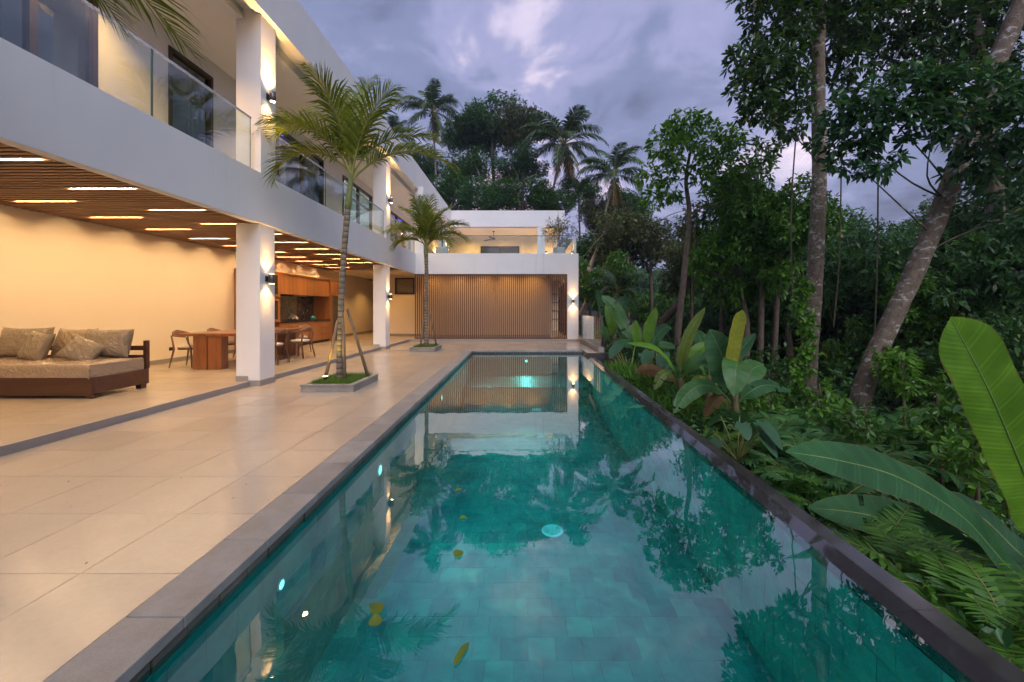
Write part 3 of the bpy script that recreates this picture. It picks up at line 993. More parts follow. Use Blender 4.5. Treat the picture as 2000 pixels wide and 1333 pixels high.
# walls
def wall_x(name, mat, x0, x1, y0, y1, z0, z1, holes, parent=None):
    m = MB()
    ys = sorted({y0, y1, *[h[0] for h in holes], *[h[1] for h in holes]})
    for a, c in zip(ys[:-1], ys[1:]):
        hs = [h for h in holes if h[0] <= a + 1e-6 and h[1] >= c - 1e-6]
        z = z0
        for h in sorted(hs, key=lambda h: h[2]):
            if h[2] > z: m.box(x0, x1, a, c, z, h[2])
            z = h[3]
        if z < z1: m.box(x0, x1, a, c, z, z1)
    return m.build(name, mat, parent or villa)
UX = -6.40
wins = [(4.50, 5.98), (7.18, 8.20), (9.30, 12.75), (14.1, 16.85), (19.0, 22.6)]
holes = [(a, c, 3.56, 6.12) for a, c in wins]
wall_x('wall', 'plaster', UX - 0.15, UX, -3, 25, UF, 6.45, holes)
vbox('wall', 'plaster', -9.6, -9.45, -3, 25, UF, 6.45)
for y in (6.5, 8.8, 13.3, 18.0):
    vbox('wall', 'plaster', -9.45, UX - 0.151, y, y + 0.12, UF, 6.45)
vbox('wall', 'cream', -8.55, -8.40, -3, 24, IZ, 3.30)
vbox('wall', 'cream', -8.40, -6.40, 23.9, 24.0, IZ, 3.30)
vbox('skirting', 'skirt', -8.398, -8.386, -3, 12.2, IZ, IZ + 0.10)
vbox('skirting', 'skirt', -8.398, -8.386, 16.95, 23.89, IZ, IZ + 0.10)
vbox('skirting', 'skirt', -8.38, -6.45, 23.885, 23.898, IZ, IZ + 0.10)
# short wall beside the screen, with a small window
m = MB()
m.box(-6.40, -6.10, 19.0, 19.15, IZ, 3.29); m.box(-6.10, -5.20, 19.0, 19.15, IZ, 2.10); m.box(-6.10, -5.20, 19.0, 19.15, 2.84, 3.29); m.box(-5.20, -4.62, 19.0, 19.15, IZ, 3.29)
m.build('wall', 'cream', villa)
vbox('skirting', 'skirt', -6.40, -4.63, 18.985, 18.998, IZ, IZ + 0.10)
def window_y(x0, x1, z0, z1, y, fr=0.07, mat='bronze'):
    m = MB()
    m.box(x0, x1, y, y + 0.1, z0, z0 + fr); m.box(x0, x1, y, y + 0.1, z1 - fr, z1)
    m.box(x0, x0 + fr, y, y + 0.1, z0 + fr, z1 - fr); m.box(x1 - fr, x1, y, y + 0.1, z0 + fr, z1 - fr)
    w = m.build('window', mat, villa)
    m = MB(); m.box(x0 + fr, x1 - fr, y + 0.045, y + 0.052, z0 + fr, z1 - fr); m.build('pane', 'pane', w)
    return w
window_y(-6.12, -5.18, 2.08, 2.86, 18.97)
vbox('wall', 'cream', -6.40, -4.62, 20.2, 20.3, IZ, 3.29)
# lower ceiling past the slats and over the wing
vbox('ceiling', 'cream', -8.399, -4.76, 16.9, 23.89, 3.00, 3.05)
vbox('ceiling', 'plaster', -4.74, 2.2, 17.16, 24, 3.06, 3.09)
# wing walls behind the screen
vbox('wall', 'tan', -4.61, 1.22, 17.95, 18.10, IZ, 3.055)
vbox('skirting', 'skirt', -4.61, 1.22, 17.935, 17.948, IZ, IZ + 0.12)
vbox('wall', 'cream', 1.22, 1.30, 18.12, 24.0, IZ, 3.055)
vbox('wall', 'cream', 1.22, 2.36, 24.001, 24.12, IZ, 3.055)
m = MB()
for z in (0.75, 1.25, 1.75, 2.25): m.box(1.40, 2.30, 23.93, 23.96, z, z + 0.035)
for x in (1.40, 1.68, 1.98, 2.27): m.box(x, x + 0.035, 23.96, 23.99, 0.2, 2.5)
m.build('window_grille', 'black', villa)
# dark tall window frames on the open side of the wing
for y0 in (19.2, 21.2):
    m = MB()
    for (a, c) in ((y0, y0 + 0.06), (y0 + 0.62, y0 + 0.68), (y0 + 1.25, y0 + 1.31)): m.box(2.0, 2.06, a, c, IZ, 2.6)
    for z in (IZ, 0.7, 1.3, 1.9, 2.55): m.box(2.0, 2.06, y0 + 0.06, y0 + 1.25, z, z + 0.05)
    w = m.build('window', 'bronze', villa)
    m = MB(); m.box(2.028, 2.034, y0, y0 + 1.3, IZ, 2.6); m.build('pane', 'pane', w)
# upper terrace of the wing: back wall with door
m = MB()
m.box(-9.4, -2.95, 28.2, 28.35, UF, 6.5); m.box(-2.95, -0.35, 28.2, 28.35, 5.80, 6.5); m.box(-0.35, 2.41, 28.2, 28.35, UF, 6.5)
m.build('wall', 'cream', villa)
m = MB(); m.box(-3.02, -0.28, 28.13, 28.2, 5.72, 5.82); m.box(-3.02, -2.93, 28.13, 28.2, UF, 5.72); m.box(-0.37, -0.28, 28.13, 28.2, UF, 5.72); m.box(-1.72, -1.6, 28.13, 28.2, UF, 5.72)
w = m.build('window', 'bronze', villa)
m = MB(); m.box(-2.93, -0.37, 28.18, 28.19, UF, 5.72); m.build('pane', 'pane', w)
vbox('wall', 'cream', -3.0, -0.3, 28.9, 28.95, UF, 6.4)

def wavy(y0, y1, x, z0, z1, amp=0.03, waves=9):
    P = []
    n = waves * 8
    for i in range(n + 1):
        y = y0 + (y1 - y0) * i / n
        xx = x + amp * math.sin(i * 2 * math.pi / 8)
        P.append([(xx, y, z0), (xx, y, z1)])
    return P
def upper_window(y0, y1, z0, z1, mull, rail, curtains):
    m = MB(); f = 0.07
    x0, x1 = UX - 0.10, UX + 0.02
    m.box(x0, x1, y0, y1, z1 - f, z1 - 0.002); m.box(x0, x1, y0, y1, z0, z0 + f)
    m.box(x0, x1, y0, y0 + f, z0 + f, z1 - f); m.box(x0, x1, y1 - f, y1, z0 + f, z1 - f)
    for q in mull: m.box(x0 + 0.01, x1 - 0.01, q - 0.045, q + 0.045, z0 + f, z1 - f)
    if rail:
        ys = [y0 + f] + [v for q in mull for v in (q - 0.045, q + 0.045)] + [y1 - f]
        for a, c in zip(ys[::2], ys[1::2]): m.box(x0 + 0.015, x1 - 0.015, a, c, rail - 0.03, rail + 0.03)
    w = m.build('window', 'bronze', villa)
    ys = [y0 + f] + [v for q in mull for v in (q - 0.045, q + 0.045)] + [y1 - f]
    for a, c in zip(ys[::2], ys[1::2]):
        t = MB(); t.box(UX - 0.045, UX - 0.038, a, c, z0 + f, z1 - f); t.build('pane', 'pane', w)
    for (a, c, mt) in curtains:
        t = MB(); t.grid(wavy(a, c, UX - 0.28, z0 - 0.05, z1 + 0.05, 0.035, max(3, int((c - a) * 7)))); t.build('curtain', mt, w, True)
upper_window(4.50, 5.98, 3.56, 6.12, [5.2], None, [(4.5, 5.1, 'curtain')])
upper_window(7.18, 8.20, 3.56, 6.12, [], None, [(7.9, 8.2, 'curtain')])
upper_window(9.30, 12.75, 3.56, 6.12, [10.45, 11.6], None, [(9.3, 11.2, 'curtain'), (12.2, 12.7, 'curtain')])
upper_window(14.1, 16.85, 3.56, 6.12, [15.5], 5.5, [])
upper_window(19.0, 22.6, 3.56, 6.12, [20.2, 21.4], 5.5, [(19.05, 21.3, 'palecurtain')])
# glass balustrades
def balustrade_x(x, y0, y1, z0, z1, joints, rail=True):
    p = part('balustrade', villa)
    ys = [y0] + list(joints) + [y1]
    for a, c in zip(ys[:-1], ys[1:]):
        t = MB(); t.box(x - 0.006, x + 0.006, a + 0.008, c - 0.008, z0, z1); t.build('pane', 'glass', p)
        for e in (a + 0.008, c - 0.0095):
            t = MB(); t.box(x - 0.0065, x + 0.0065, e - 0.001, e + 0.0025, z0, z1); t.build('pane_edge', 'glassedge', p)
    if rail:
        t = MB(); t.box(x - 0.014, x + 0.014, y0, y1, z1 + 0.0005, z1 + 0.028); t.build('handrail', 'steel', p)
def balustrade_y(y, x0, x1, z0, z1, joints):
    p = part('balustrade', villa)
    xs_ = [x0] + list(joints) + [x1]
    for a, c in zip(xs_[:-1], xs_[1:]):
        t = MB(); t.box(a + 0.006, c - 0.006, y - 0.006, y + 0.006, z0, z1); t.build('pane', 'glass', p)
        t = MB(); t.box(c - 0.0065, c - 0.004, y - 0.0065, y + 0.0065, z0, z1); t.build('pane_edge', 'glassedge', p)
    t = MB(); t.box(x0, x1, y - 0.012, y + 0.012, z1 + 0.0005, z1 + 0.022); t.build('handrail', 'bronze', p)
GT = 4.63
balustrade_x(-4.69, 0.8, 6.85, FT + 0.001, GT, [2.9, 5.03])
balustrade_x(-4.69, 7.48, 13.36, FT + 0.001, GT, [9.44, 11.4])
balustrade_x(-4.69, 13.88, 17.10, FT + 0.001, GT, [15.4])
balustrade_y(17.09, -4.25, 2.27, FT + 0.001, 4.50, [-2.4, -0.3, 1.2])
balustrade_x(2.28, 17.1, 24.5, FT + 0.001, 4.50, [19.5, 22])
# slatted ceiling
sl = part('slatted_ceiling', villa)
m = MB(); m.box(-8.40, -4.752, 1.9, 16.9, 3.12, 3.15); m.build('backing_board', 'teak', sl)
m = MB(); m.box(-8.385, -4.755, 0, 0.062, 0, 0.045); sme = m.mesh('slat', 'teak')
y = 2.0; nsl = 0
while y < 16.85:
    link('slat', sme, sl, (0, y, 3.03)); y += 0.108; nsl += 1
m = MB(); m.box(-4.765, -4.752, 1.9, 16.9, 2.98, 3.119); m.build('edge_board', 'teak', sl)
# LED strips: two rows, staggered
def strip(x0, x1, y, label):
    t = thing('ceiling_light_strip', label, 'ceiling light', (x0, y, 3.026), 0, 'light strips in the slatted ceiling')
    m = MB(); m.box(0, x1 - x0, -0.0215, 0.0215, 0.0205, 0.06); m.build('housing', 'bronze', t)
    m = MB(); m.box(0.01, x1 - x0 - 0.01, -0.0105, 0.0105, 0.014, 0.020); m.build('diffuser', 'led', t)
def snap(y):
    k = round((y - 2.0 - 0.085) / 0.108)
    return 2.0 + 0.108 * k + 0.085
ka = 0
for k in range(11):
    y = 3.41 + 1.09 * k
    if y > 15.6: break
    strip(-6.35, -5.42, snap(y), 'warm light strip in the slatted ceiling, %s from the camera in the pool-side row' % ORD[k])
for k in range(12):
    y = 4.05 + 1.085 * k
    if y > 16.2: break
    strip(-7.93, -7.0, snap(y), 'warm light strip in the slatted ceiling, %s from the camera in the wall-side row' % ORD[k])

# ---------------------------------------------------------------- wooden screen of the wing
scr = thing('slatted_screen', 'tall brown screen of upright wooden slats under the far wing', 'screen', (0, 0, 0))
m = MB(); m.box(-4.64, 1.875, 17.03, 17.075, 2.80, 2.86); m.build('rail', 'teakz', scr)
m = MB(); m.box(-4.64, 1.875, 17.03, 17.075, IZ + 0.004, IZ + 0.06); m.build('rail', 'teakz', scr)
m = MB(); m.box(-0.0175, 0.0175, 0, 0.055, IZ + 0.062, 2.798); sm = m.mesh('slat', 'teakz')
ns = 75
for i in range(ns):
    link('slat', sm, scr, (-4.615 + i * (1.85 + 4.615) / (ns - 1), 17.022, 0))

# ---------------------------------------------------------------- wall lamps throwing light up and down
WARM = (1.0, 0.54, 0.17)
def wall_lamp(loc, rotz, label, power=26.0, up=1.0):
    """mounted so that local +X leaves the wall"""
    t = thing('wall_lamp', label, 'wall lamp', loc, rotz, 'up-and-down wall lamps')
    m = MB(); m.box(0.0, 0.02, -0.03, 0.03, -0.05, 0.05); m.box(0.02, 0.05, -0.02, 0.02, -0.03, 0.03); m.build('bracket', 'black', t)
    m = MB(); m.lathe([(0.047, -0.085), (0.05, -0.083), (0.05, 0.083), (0.047, 0.085)], 20, (0.10, 0, 0)); m.build('body', 'lampgrey', t, True)
    for s in (1, -1):
        m = MB(); m.lathe([(0.04, 0.0855 * s), (0.04, 0.088 * s)] if s > 0 else [(0.04, 0.088 * s), (0.04, 0.0855 * s)], 16, (0.10, 0, 0)); m.build('lens', 'lampglow', t)
        k = power * (up if s > 0 else 1.0)
        spot('wall_lamp_light', (0.10, 0, 0.10 * s), (-0.22, 0, s), k * 0.40, 100, 0.5, WARM, t, 0.02)
        spot('wall_lamp_light', (0.10, 0, 0.10 * s), (-0.02, 0, s), k * 0.75, 56, 1.0, WARM, t, 0.02)
wall_lamp((-4.628, 7.17, 1.90), 0, 'grey wall lamp low on the nearest white column, beside the dining chairs')
wall_lamp((-4.61, 7.17, 5.18), 0, 'wall lamp high on the nearest column, at upper balcony level', 26, 5.0)
wall_lamp((-4.628, 13.61, 1.79), 0, 'wall lamp low on the second white column, near the small dark window')
wall_lamp((-4.61, 13.61, 5.08), 0, 'wall lamp high on the second column, above the smaller palm', 26, 5.0)
wall_lamp((2.12, 16.998, 1.70), -math.pi / 2, 'small wall lamp on the end column beside the slatted screen')
wall_lamp((-4.61, 23.8, 5.02), 0, 'wall lamp on the far terrace pillar behind the potted plant', 34)
wall_lamp((1.362, 25.25, 5.0), 0, 'wall lamp on the outer terrace pillar beside the right planter pot', 34)
wall_lamp((-6.2, 28.198, 5.2), -math.pi / 2, 'wall lamp on the back wall of the far terrace, by the grey door', 60)
# terrace and corridor lamps in the ceilings
def downlight(x, y, z, label, power, group, color=WARM, blend=0.6, angle=125):
    t = thing('downlight', label, 'ceiling light', (x, y, z), 0, group)
    m = MB(); m.lathe([(0.045, -0.012), (0.06, -0.012), (0.06, 0.0), (0.045, 0.0)], 20); m.build('ring', 'cloth', t)
    m = MB(); m.lathe([(0.044, -0.006), (0.044, -0.003)], 16); m.build('lens', 'downglow', t)
    spot('downlight_light', (0, 0, -0.03), (0, 0, -1), power, angle, blend, color, t, 0.05)
for i, x in enumerate((-4.0, -2.9, -1.8, -0.7, 0.4)):
    downlight(x, 17.42, 3.058, 'round downlight behind the slatted screen, %s from the house' % ORD[i], 30, 'downlights behind the screen', blend=1.0, angle=165)
downlight(1.75, 19.0, 3.058, 'round downlight over the open corner of the wing', 60, 'downlights behind the screen')
downlight(1.75, 22.0, 3.058, 'round downlight at the back of the open corner of the wing', 60, 'downlights behind the screen')
for i, x in enumerate((-3.6, -1.2, 1.6)):
    downlight(x, 26.8, 6.498, 'round downlight in the far terrace ceiling, %s from the main house' % ORD[i], 260, 'terrace downlights', blend=1.0, angle=165)
for i, y in enumerate((17.9, 20.6)):
    downlight(-7.2, y, 2.998, 'round downlight in the passage past the kitchen, %s from the camera' % ORD[i], 55, 'passage downlights')
downlight(-5.5, 18.0, 2.998, 'round downlight in front of the small dark window', 30, 'passage downlights')
for i, y in enumerate((5.5, 10.4, 16.0, 20.5)):
    downlight(-5.7, y, 6.448, 'tiny downlight in the upper balcony soffit, %s from the camera' % ORD[i], 190, 'balcony downlights')
# lit room upstairs and blue light bars
t = thing('room_lamp', 'cool white ceiling lamp inside the lit upstairs room', 'ceiling light', (-8.0, 15.4, 6.445))
m = MB(); m.box(-0.3, 0.3, -0.05, 0.05, -0.05, -0.001); m.build('diffuser', 'roomglow', t)
point('room_lamp_light', (0, 0, -0.25), 60, (0.86, 1.0, 0.94), t, 0.2)
for i, (y0, y1, w) in enumerate(((9.8, 11.2, 'behind the curtained balcony door'), (19.4, 21.9, 'behind the far upstairs window'))):
    m = MB(); m.box(-6.75, -6.72, y0, y1, 6.2, 6.24)
    tag(m.build('blue_light_bar', 'blueled'), 'thin blue light bar at the ceiling %s' % w, 'light bar', 'blue light bars upstairs')
# glass fence of the side terrace
gf = thing('glass_fence', 'frameless glass fence on a low kerb right of the end column', 'fence', (2.45, 12.5, 0))
m = MB(); m.box(-0.09, 0.09, 0, 11.5, 0.002, 0.15); m.build('kerb', 'skirt', gf)
for a, c in ((0.03, 1.95), (1.97, 4.2), (4.22, 7.0), (7.02, 10)):
    m = MB(); m.box(-0.006, 0.006, a, c, 0.151, 1.11); m.build('pane', 'glass', gf)
m = MB(); m.box(-0.0065, 0.0065, 0.027, 0.0305, 0.151, 1.11); m.build('pane_edge', 'glassedge', gf)

# specks of leaf litter blown over the deck
rs_ = np.random.default_rng(5); n = 70
lx = rs_.uniform(-4.4, -1.8, n); ly = rs_.uniform(1.7, 9.0, n)
V = []; F = []
for i in range(n):
    s = rs_.uniform(0.005, 0.014); a = rs_.uniform(0, 6.28); b0 = len(V)
    for q, (r, z) in enumerate(((1.0, 0.001), (0.55, 0.003), (1.1, 0.001), (0.5, 0.004))):
        w = a + q * 1.57
        V.append((lx[i] + math.cos(w) * s * r, ly[i] + math.sin(w) * s * r, z))
    F.append((b0, b0 + 1, b0 + 2, b0 + 3))
M['litter'] = plain('dry_litter', (0.07, 0.04, 0.02), 0.9)
stuff(tag(link('leaf_litter', np_mesh('leaf_litter', V, F, 'litter')), 'tiny dry leaf specks scattered over the pale deck', 'litter'))
# ================================================================== FURNITURE
# ---- day bed
bed = thing('daybed', 'dark timber daybed with plastic-wrapped mattress against the cream wall', 'sofa', (-6.07, 5.60, IZ))
L, D = 2.30, 0.86
m = MB(); m.box(-L, 0, 0, 0.035, 0.045, 0.30); m.build('front_panel', 'sofawood', bed, bevel=0.004)
m = MB(); m.box(-0.035, 0.0, 0.036, D, 0.07, 0.30); m.build('side_panel', 'sofawood', bed, bevel=0.004)
m = MB(); m.box(-L, -0.036, D - 0.035, D, 0.07, 0.30); m.build('back_panel', 'sofawood', bed)
m = MB(); m.box(-L, -0.036, 0.036, D - 0.036, 0.20, 0.23); m.build('base_board', 'sofawood', bed)
for (x, y) in ((-0.10, 0.02), (-0.10, D - 0.12), (-L + 0.5, 0.02)):
    m = MB(); m.box(x, x + 0.085, y, y + 0.09, 0, 0.069 if y > 0.1 else 0.0445); m.build('leg', 'sofawood', bed)
m = MB(); m.box(-0.055, 0.002, D - 0.045, D + 0.012, 0.301, 0.76); m.build('back_post', 'sofawood', bed, bevel=0.004)
for z in (0.60, 0.45):
    m = MB(); m.box(-L, -0.056, D - 0.02, D + 0.005, z, z + 0.075); m.build('back_rail', 'sofawood', bed)
# wrinkled mattress under loose plastic
def puffy(name, mat, sx, sy, sz, parent, loc, rot=(0, 0, 0), seed=1, wr=0.012, pinch=0.22, n=26, exp=2.5):
    rs = random.Random(seed)
    ph = [(rs.uniform(2, 9), rs.uniform(2, 9), rs.uniform(0, 6.3)) for _ in range(7)]
    mb = MB()
    for side in (1, -1):
        P = []
        for i in range(n + 1):
            row = []
            u = -1 + 2 * i / n
            for j in range(n + 1):
                v = -1 + 2 * j / n
                h = max(0.0, (1 - abs(u) ** exp) * (1 - abs(v) ** exp)) ** 0.5
                w = sum(math.sin(a * u * 2 + b_ * v * 2 + c) for a, b_, c in ph) / 7
                pu = 1 - pinch * (1 - abs(v) ** 2) * 0.5 * abs(u) ** 6
                pv = 1 - pinch * (1 - abs(u) ** 2) * 0.5 * abs(v) ** 6
                row.append((u * sx / 2 * pu, side * (h * sy / 2 + wr * w * h), v * sz / 2 * pv))
            P.append(row if side > 0 else row[::-1])
        mb.grid(P)
    o = mb.build(name, mat, parent, True)
    o.location = loc; o.rotation_euler = rot
    return o
def mattress():
    mb = MB(); nx, ny = 60, 24
    rs = random.Random(5)
    ph = [(rs.uniform(5, 30), rs.uniform(4, 14), rs.uniform(0, 6)) for _ in range(9)]
    def wv(x, y): return sum(math.sin(a * x + b_ * y + c) for a, b_, c in ph) / 9
    P = []
    for j in range(ny + 1):
        v = j / ny
        row = []
        for i in range(nx + 1):
            u = i / nx
            x = -L + 0.01 + u * (L - 0.03)
            # skirt folds over the front edge
            s = v * 1.25
            if s < 0.25:
                y = -0.012 - 0.012 * wv(x * 2, s * 9); z = 0.30 + (s / 0.25) * 0.19
            else:
                y = 0.0 + (s - 0.25) / 1.0 * (D - 0.06); z = 0.49 + 0.012 * wv(x, y * 2) + 0.02 * math.sin(math.pi * (s - 0.25))
            if u > 0.985: z -= 0.03
            row.append((x, y, z))
        P.append(row)
    mb.grid(P)
    # end face
    P = []
    for j in range(13):
        y = -0.005 + j / 12 * (D - 0.06)
        P.append([(-0.022 + 0.012 * wv(y * 3, k), y, 0.305 + k / 6 * 0.17) for k in range(7)])
    mb.grid(P)
    return mb.build('mattress', 'sheet', bed, True)
mattress()
cushes = [('wrapped taupe bolster cushion at the post end of the daybed', 'wrap', (0.70, 0.27, 0.47), (-6.49, 6.22, 0.82), (R(-14), 0, R(4)), 3),
          ('pale striped back cushion behind the two small pillows', 'wrapstripe', (0.66, 0.20, 0.48), (-7.08, 6.28, 0.82), (R(-16), 0, R(-3)), 4),
          ('small wrapped pillow lying askew in front of the bolster', 'wrap', (0.46, 0.17, 0.40), (-6.62, 5.98, 0.73), (R(-32), R(24), R(12)), 5),
          ('small wrapped pillow upright at the picture edge side of the daybed', 'wrap', (0.48, 0.18, 0.46), (-7.36, 6.02, 0.79), (R(-20), R(6), R(-12)), 6),
          ('wrapped back cushion cut by the picture edge', 'wrap', (0.74, 0.24, 0.50), (-7.82, 6.25, 0.83), (R(-14), 0, R(6)), 7)]
for lb, mt, s, lo, ro, sd_ in cushes:
    o = puffy('cushion', mt, *s, None, lo, ro, sd_, 0.009)
    tag(o, lb, 'cushion', 'cushions on the daybed')

# ---- dining table
tb = thing('dining_table', 'long brown dining table on thick plank legs, half behind the nearest column', 'table', (-6.62, 9.8, IZ))
for s in (-1, 1):
    m = MB(); x = 0.31 * s
    m.box(min(x - 0.30, x + 0.30), max(x - 0.30, x + 0.30), -1.5, 1.5, 0.70, 0.76); m.build('tabletop_plank', 'tablewood', tb, bevel=0.008)
for y in (-1.46, 1.26):
    for s in (-1, 1):
        m = MB(); m.box(0.012 * s, 0.30 * s, y, y + 0.2, 0.0, 0.699); m.build('leg', 'tablewood', tb, bevel=0.006)
# ---- chairs
def make_chair():
    ch = thing('dining_chair', 'x', 'chair', (0, 0, 0), 0, 'chairs around the dining table')
    # faces +X (towards the table)
    m = MB()
    pr = [(0.02, 0.0), (0.20, 0.0), (0.225, 0.012), (0.23, 0.03), (0.215, 0.048), (0.12, 0.060), (0.01, 0.062)]
    m.lathe(pr, 28, (0, 0, 0.42)); m.build('seat_cushion', 'cloth', ch, True)
    m = MB(); m.lathe([(0.20, 0.385), (0.215, 0.39), (0.215, 0.415), (0.20, 0.4195)], 28); m.build('seat_frame', 'chairwood', ch)
    for s in (-1, 1):
        m = MB(); m.tube([(0.25, 0.25 * s, 0), (0.19, 0.21 * s, 0.42), (0.12, 0.245 * s, 0.655)], [0.012, 0.019, 0.014], 8); m.build('leg', 'chairwood', ch, True)
        m = MB(); m.tube([(-0.27, 0.22 * s, 0), (-0.19, 0.19 * s, 0.40), (-0.235, 0.205 * s, 0.70)], [0.012, 0.020, 0.014], 8); m.build('leg', 'chairwood', ch, True)
    # one bent rail: arms sweeping into a broad back
    P = []
    n = 28
    for i in range(n + 1):
        a = -1.0 + 2.0 * i / n
        w = a * R(118)
        cx, cyy = -0.02 - 0.27 * math.cos(w), 0.27 * math.sin(w)
        back = max(0.0, 1 - abs(a) / 0.55) ** 0.6 if abs(a) < 0.55 else 0.0
        h = 0.022 + 0.10 * back
        z = 0.665 + 0.055 * (1 - abs(a)) + 0.02 * back
        tx = 0.012 + 0.012 * (1 - back)
        ox, oy = -math.cos(w), math.sin(w)
        P.append([(cx + ox * q * tx, cyy + oy * q * tx, z + r * h) for q, r in ((-1, -0.4), (-1, 0.6), (1, 0.6), (1, -0.4), (-1, -0.4))])
    m = MB(); m.grid(P)
    b0 = len(m.v) - 5
    m.f.append((0, 1, 2, 3)); m.f.append((b0 + 3, b0 + 2, b0 + 1, b0))
    m.build('backrest', 'chairwood', ch, True)
    m = MB(); m.tube([(0.2, -0.2, 0.40), (0.2, 0.2, 0.40)], 0.012, 6); m.build('stretcher', 'chairwood', ch)
    return ch
def copy_tree(o, parent=None):
    c = o.copy(); COL.objects.link(c); c.parent = parent
    for k in list(o.children):
        if k is not c: copy_tree(k, c)
    return c
ch0 = make_chair()
spots = [(-7.36, 8.80, 0, 'dining chair at the wall side of the table, nearest the daybed'),
         (-7.36, 9.75, 0, 'dining chair at the wall side of the table, in the middle'),
         (-7.36, 10.70, 0, 'dining chair at the wall side of the table, just left of the column'),
         (-5.86, 9.30, math.pi, 'dining chair half hidden behind the nearest column, pool side of the table'),
         (-5.86, 10.45, math.pi - 0.15, 'dining chair fully in view right of the nearest column, in front of the kitchen'),
         (-6.62, 11.75, -math.pi / 2, 'dining chair at the kitchen end of the table')]
for i, (x, y, a, lb) in enumerate(spots):
    c = ch0 if i == 0 else copy_tree(ch0)
    c.location = (x, y, IZ + 0.001); c.rotation_euler = (0, 0, a); c['label'] = lb
# ---- kitchen
kt = thing('kitchen_cabinet', 'built-in orange-brown kitchen cabinets with black worktop along the back wall', 'cabinet', (0, 0, IZ))
KX = -7.70
def kbox(name, mat, *b, bevel=0.002, parent=None):
    m = MB(); m.box(*b); return m.build(name, mat, parent or kt, bevel=bevel)
y0, yA, yB, yC = 11.55, 12.62, 15.90, 16.06
kbox('carcass', 'cabinet', -8.38, KX - 0.025, yA, yB, 0.10, 0.82)
kbox('toe_kick', 'black', -8.38, KX - 0.06, y0, yC, 0.0, 0.0995)
n = 4; dw = (yB - 0.75 - yA) / n
for i in range(n):
    kbox('door', 'cabinet', KX - 0.024, KX, yA + i * dw + 0.002, yA + (i + 1) * dw - 0.002, 0.102, 0.80)
for i in range(3):
    d = kbox('drawer', 'cabinet', KX - 0.024, KX, yB - 0.746, yB - 0.003, 0.102 + i * 0.234, 0.102 + i * 0.234 + 0.222)
    kbox('grip', 'black', KX - 0.023, KX - 0.004, yB - 0.70, yB - 0.05, 0.102 + i * 0.234 + 0.223, 0.102 + i * 0.234 + 0.233, parent=d)
kbox('worktop', 'granite', -8.38, KX + 0.02, yA + 0.001, yB - 0.001, 0.825, 0.865)
kbox('splashback', 'splash', -8.385, -8.37, yA + 0.002, yB - 0.002, 0.866, 1.78)
n = 6; dw = (yB - yA) / n
kbox('carcass', 'cabinet', -8.38, KX - 0.075, yA + 0.001, yB - 0.001, 1.785, 2.41)
for i in range(n):
    kbox('door', 'cabinet', KX - 0.074, KX - 0.05, yA + i * dw + 0.002, yA + (i + 1) * dw - 0.002, 1.76, 2.41)
kbox('tall_panel', 'cabinet', -8.38, KX + 0.01, yB, yC, 0.0, 2.41)
kbox('carcass', 'cabinet', -8.38, KX - 0.03, yC + 0.001, 16.92, 1.83, 2.41)
for a, c in ((yC + 0.003, 16.48), (16.484, 16.92)): kbox('door', 'cabinet', KX - 0.029, KX - 0.004, a, c, 1.83, 2.41)
kbox('tall_panel', 'cabinet', -8.38, KX + 0.01, 16.925, 16.965, 0.0, 2.41)
kbox('crown_rail', 'cabinet', -8.38, KX + 0.015, y0, 16.97, 2.412, 2.45)
# glass-front shelf tower
kbox('tower_side', 'cabinet', -8.38, KX, yA - 0.045, yA - 0.001, 0.0, 2.41)
kbox('tower_side', 'cabinet', -8.38, KX, y0, y0 + 0.045, 0.0, 2.41)
kbox('tower_back', 'cabinet', -8.38, -8.36, y0 + 0.046, yA - 0.046, 0.1, 2.41)
for z in (0.85, 1.25, 1.62, 1.95): kbox('shelf', 'cabinet', -8.355, KX - 0.03, y0 + 0.046, yA - 0.046, z, z + 0.025)
for z0_, z1_ in ((0.88, 1.60), (1.66, 2.40)):
    m = MB(); f = 0.07
    m.box(KX - 0.022, KX, y0 + 0.047, yA - 0.047, z0_, z0_ + f); m.box(KX - 0.022, KX, y0 + 0.047, yA - 0.047, z1_ - f, z1_)
    m.box(KX - 0.022, KX, y0 + 0.047, y0 + 0.047 + f, z0_ + f, z1_ - f); m.box(KX - 0.022, KX, yA - 0.047 - f, yA - 0.047, z0_ + f, z1_ - f)
    d = m.build('glass_door', 'cabinet', kt)
    kbox('pane', 'pane', KX - 0.013, KX - 0.009, y0 + 0.05 + f, yA - 0.05 - f, z0_ + f, z1_ - f, bevel=0, parent=d)
kbox('range_hood', 'steel', -8.30, KX - 0.10, 13.55, 14.35, 1.72, 1.759)
tapb = thing('tap', 'tall curved steel tap over the kitchen worktop', 'tap', (-8.15, 14.75, IZ + 0.865))
m = MB(); m.tube([(0, 0, 0), (0, 0, 0.30), (0.03, 0, 0.37), (0.09, 0, 0.40), (0.15, 0, 0.38), (0.17, 0, 0.30)], [0.013] * 6, 10); m.build('spout', 'steel', tapb, True)
m = MB(); m.lathe([(0.03, 0), (0.03, 0.03), (0.016, 0.05)], 16); m.build('base', 'steel', tapb, True)
m = MB(); m.tube([(0, 0.02, 0.06), (0, 0.09, 0.09)], 0.008, 8); m.build('lever', 'steel', tapb)
M['turq'] = plain('turquoise_glaze', (0.05, 0.30, 0.27), 0.3)
tp = thing('teapot', 'small round turquoise pot beside the tap', 'pot', (-7.95, 15.05, IZ + 0.866))
m = MB(); m.lathe([(0.05, 0), (0.085, 0.03), (0.10, 0.075), (0.085, 0.12), (0.04, 0.145)], 20); m.build('body', 'turq', tp, True)
m = MB(); m.lathe([(0.04, 0.146), (0.02, 0.165), (0.012, 0.185)], 14); m.build('lid', 'turq', tp, True)
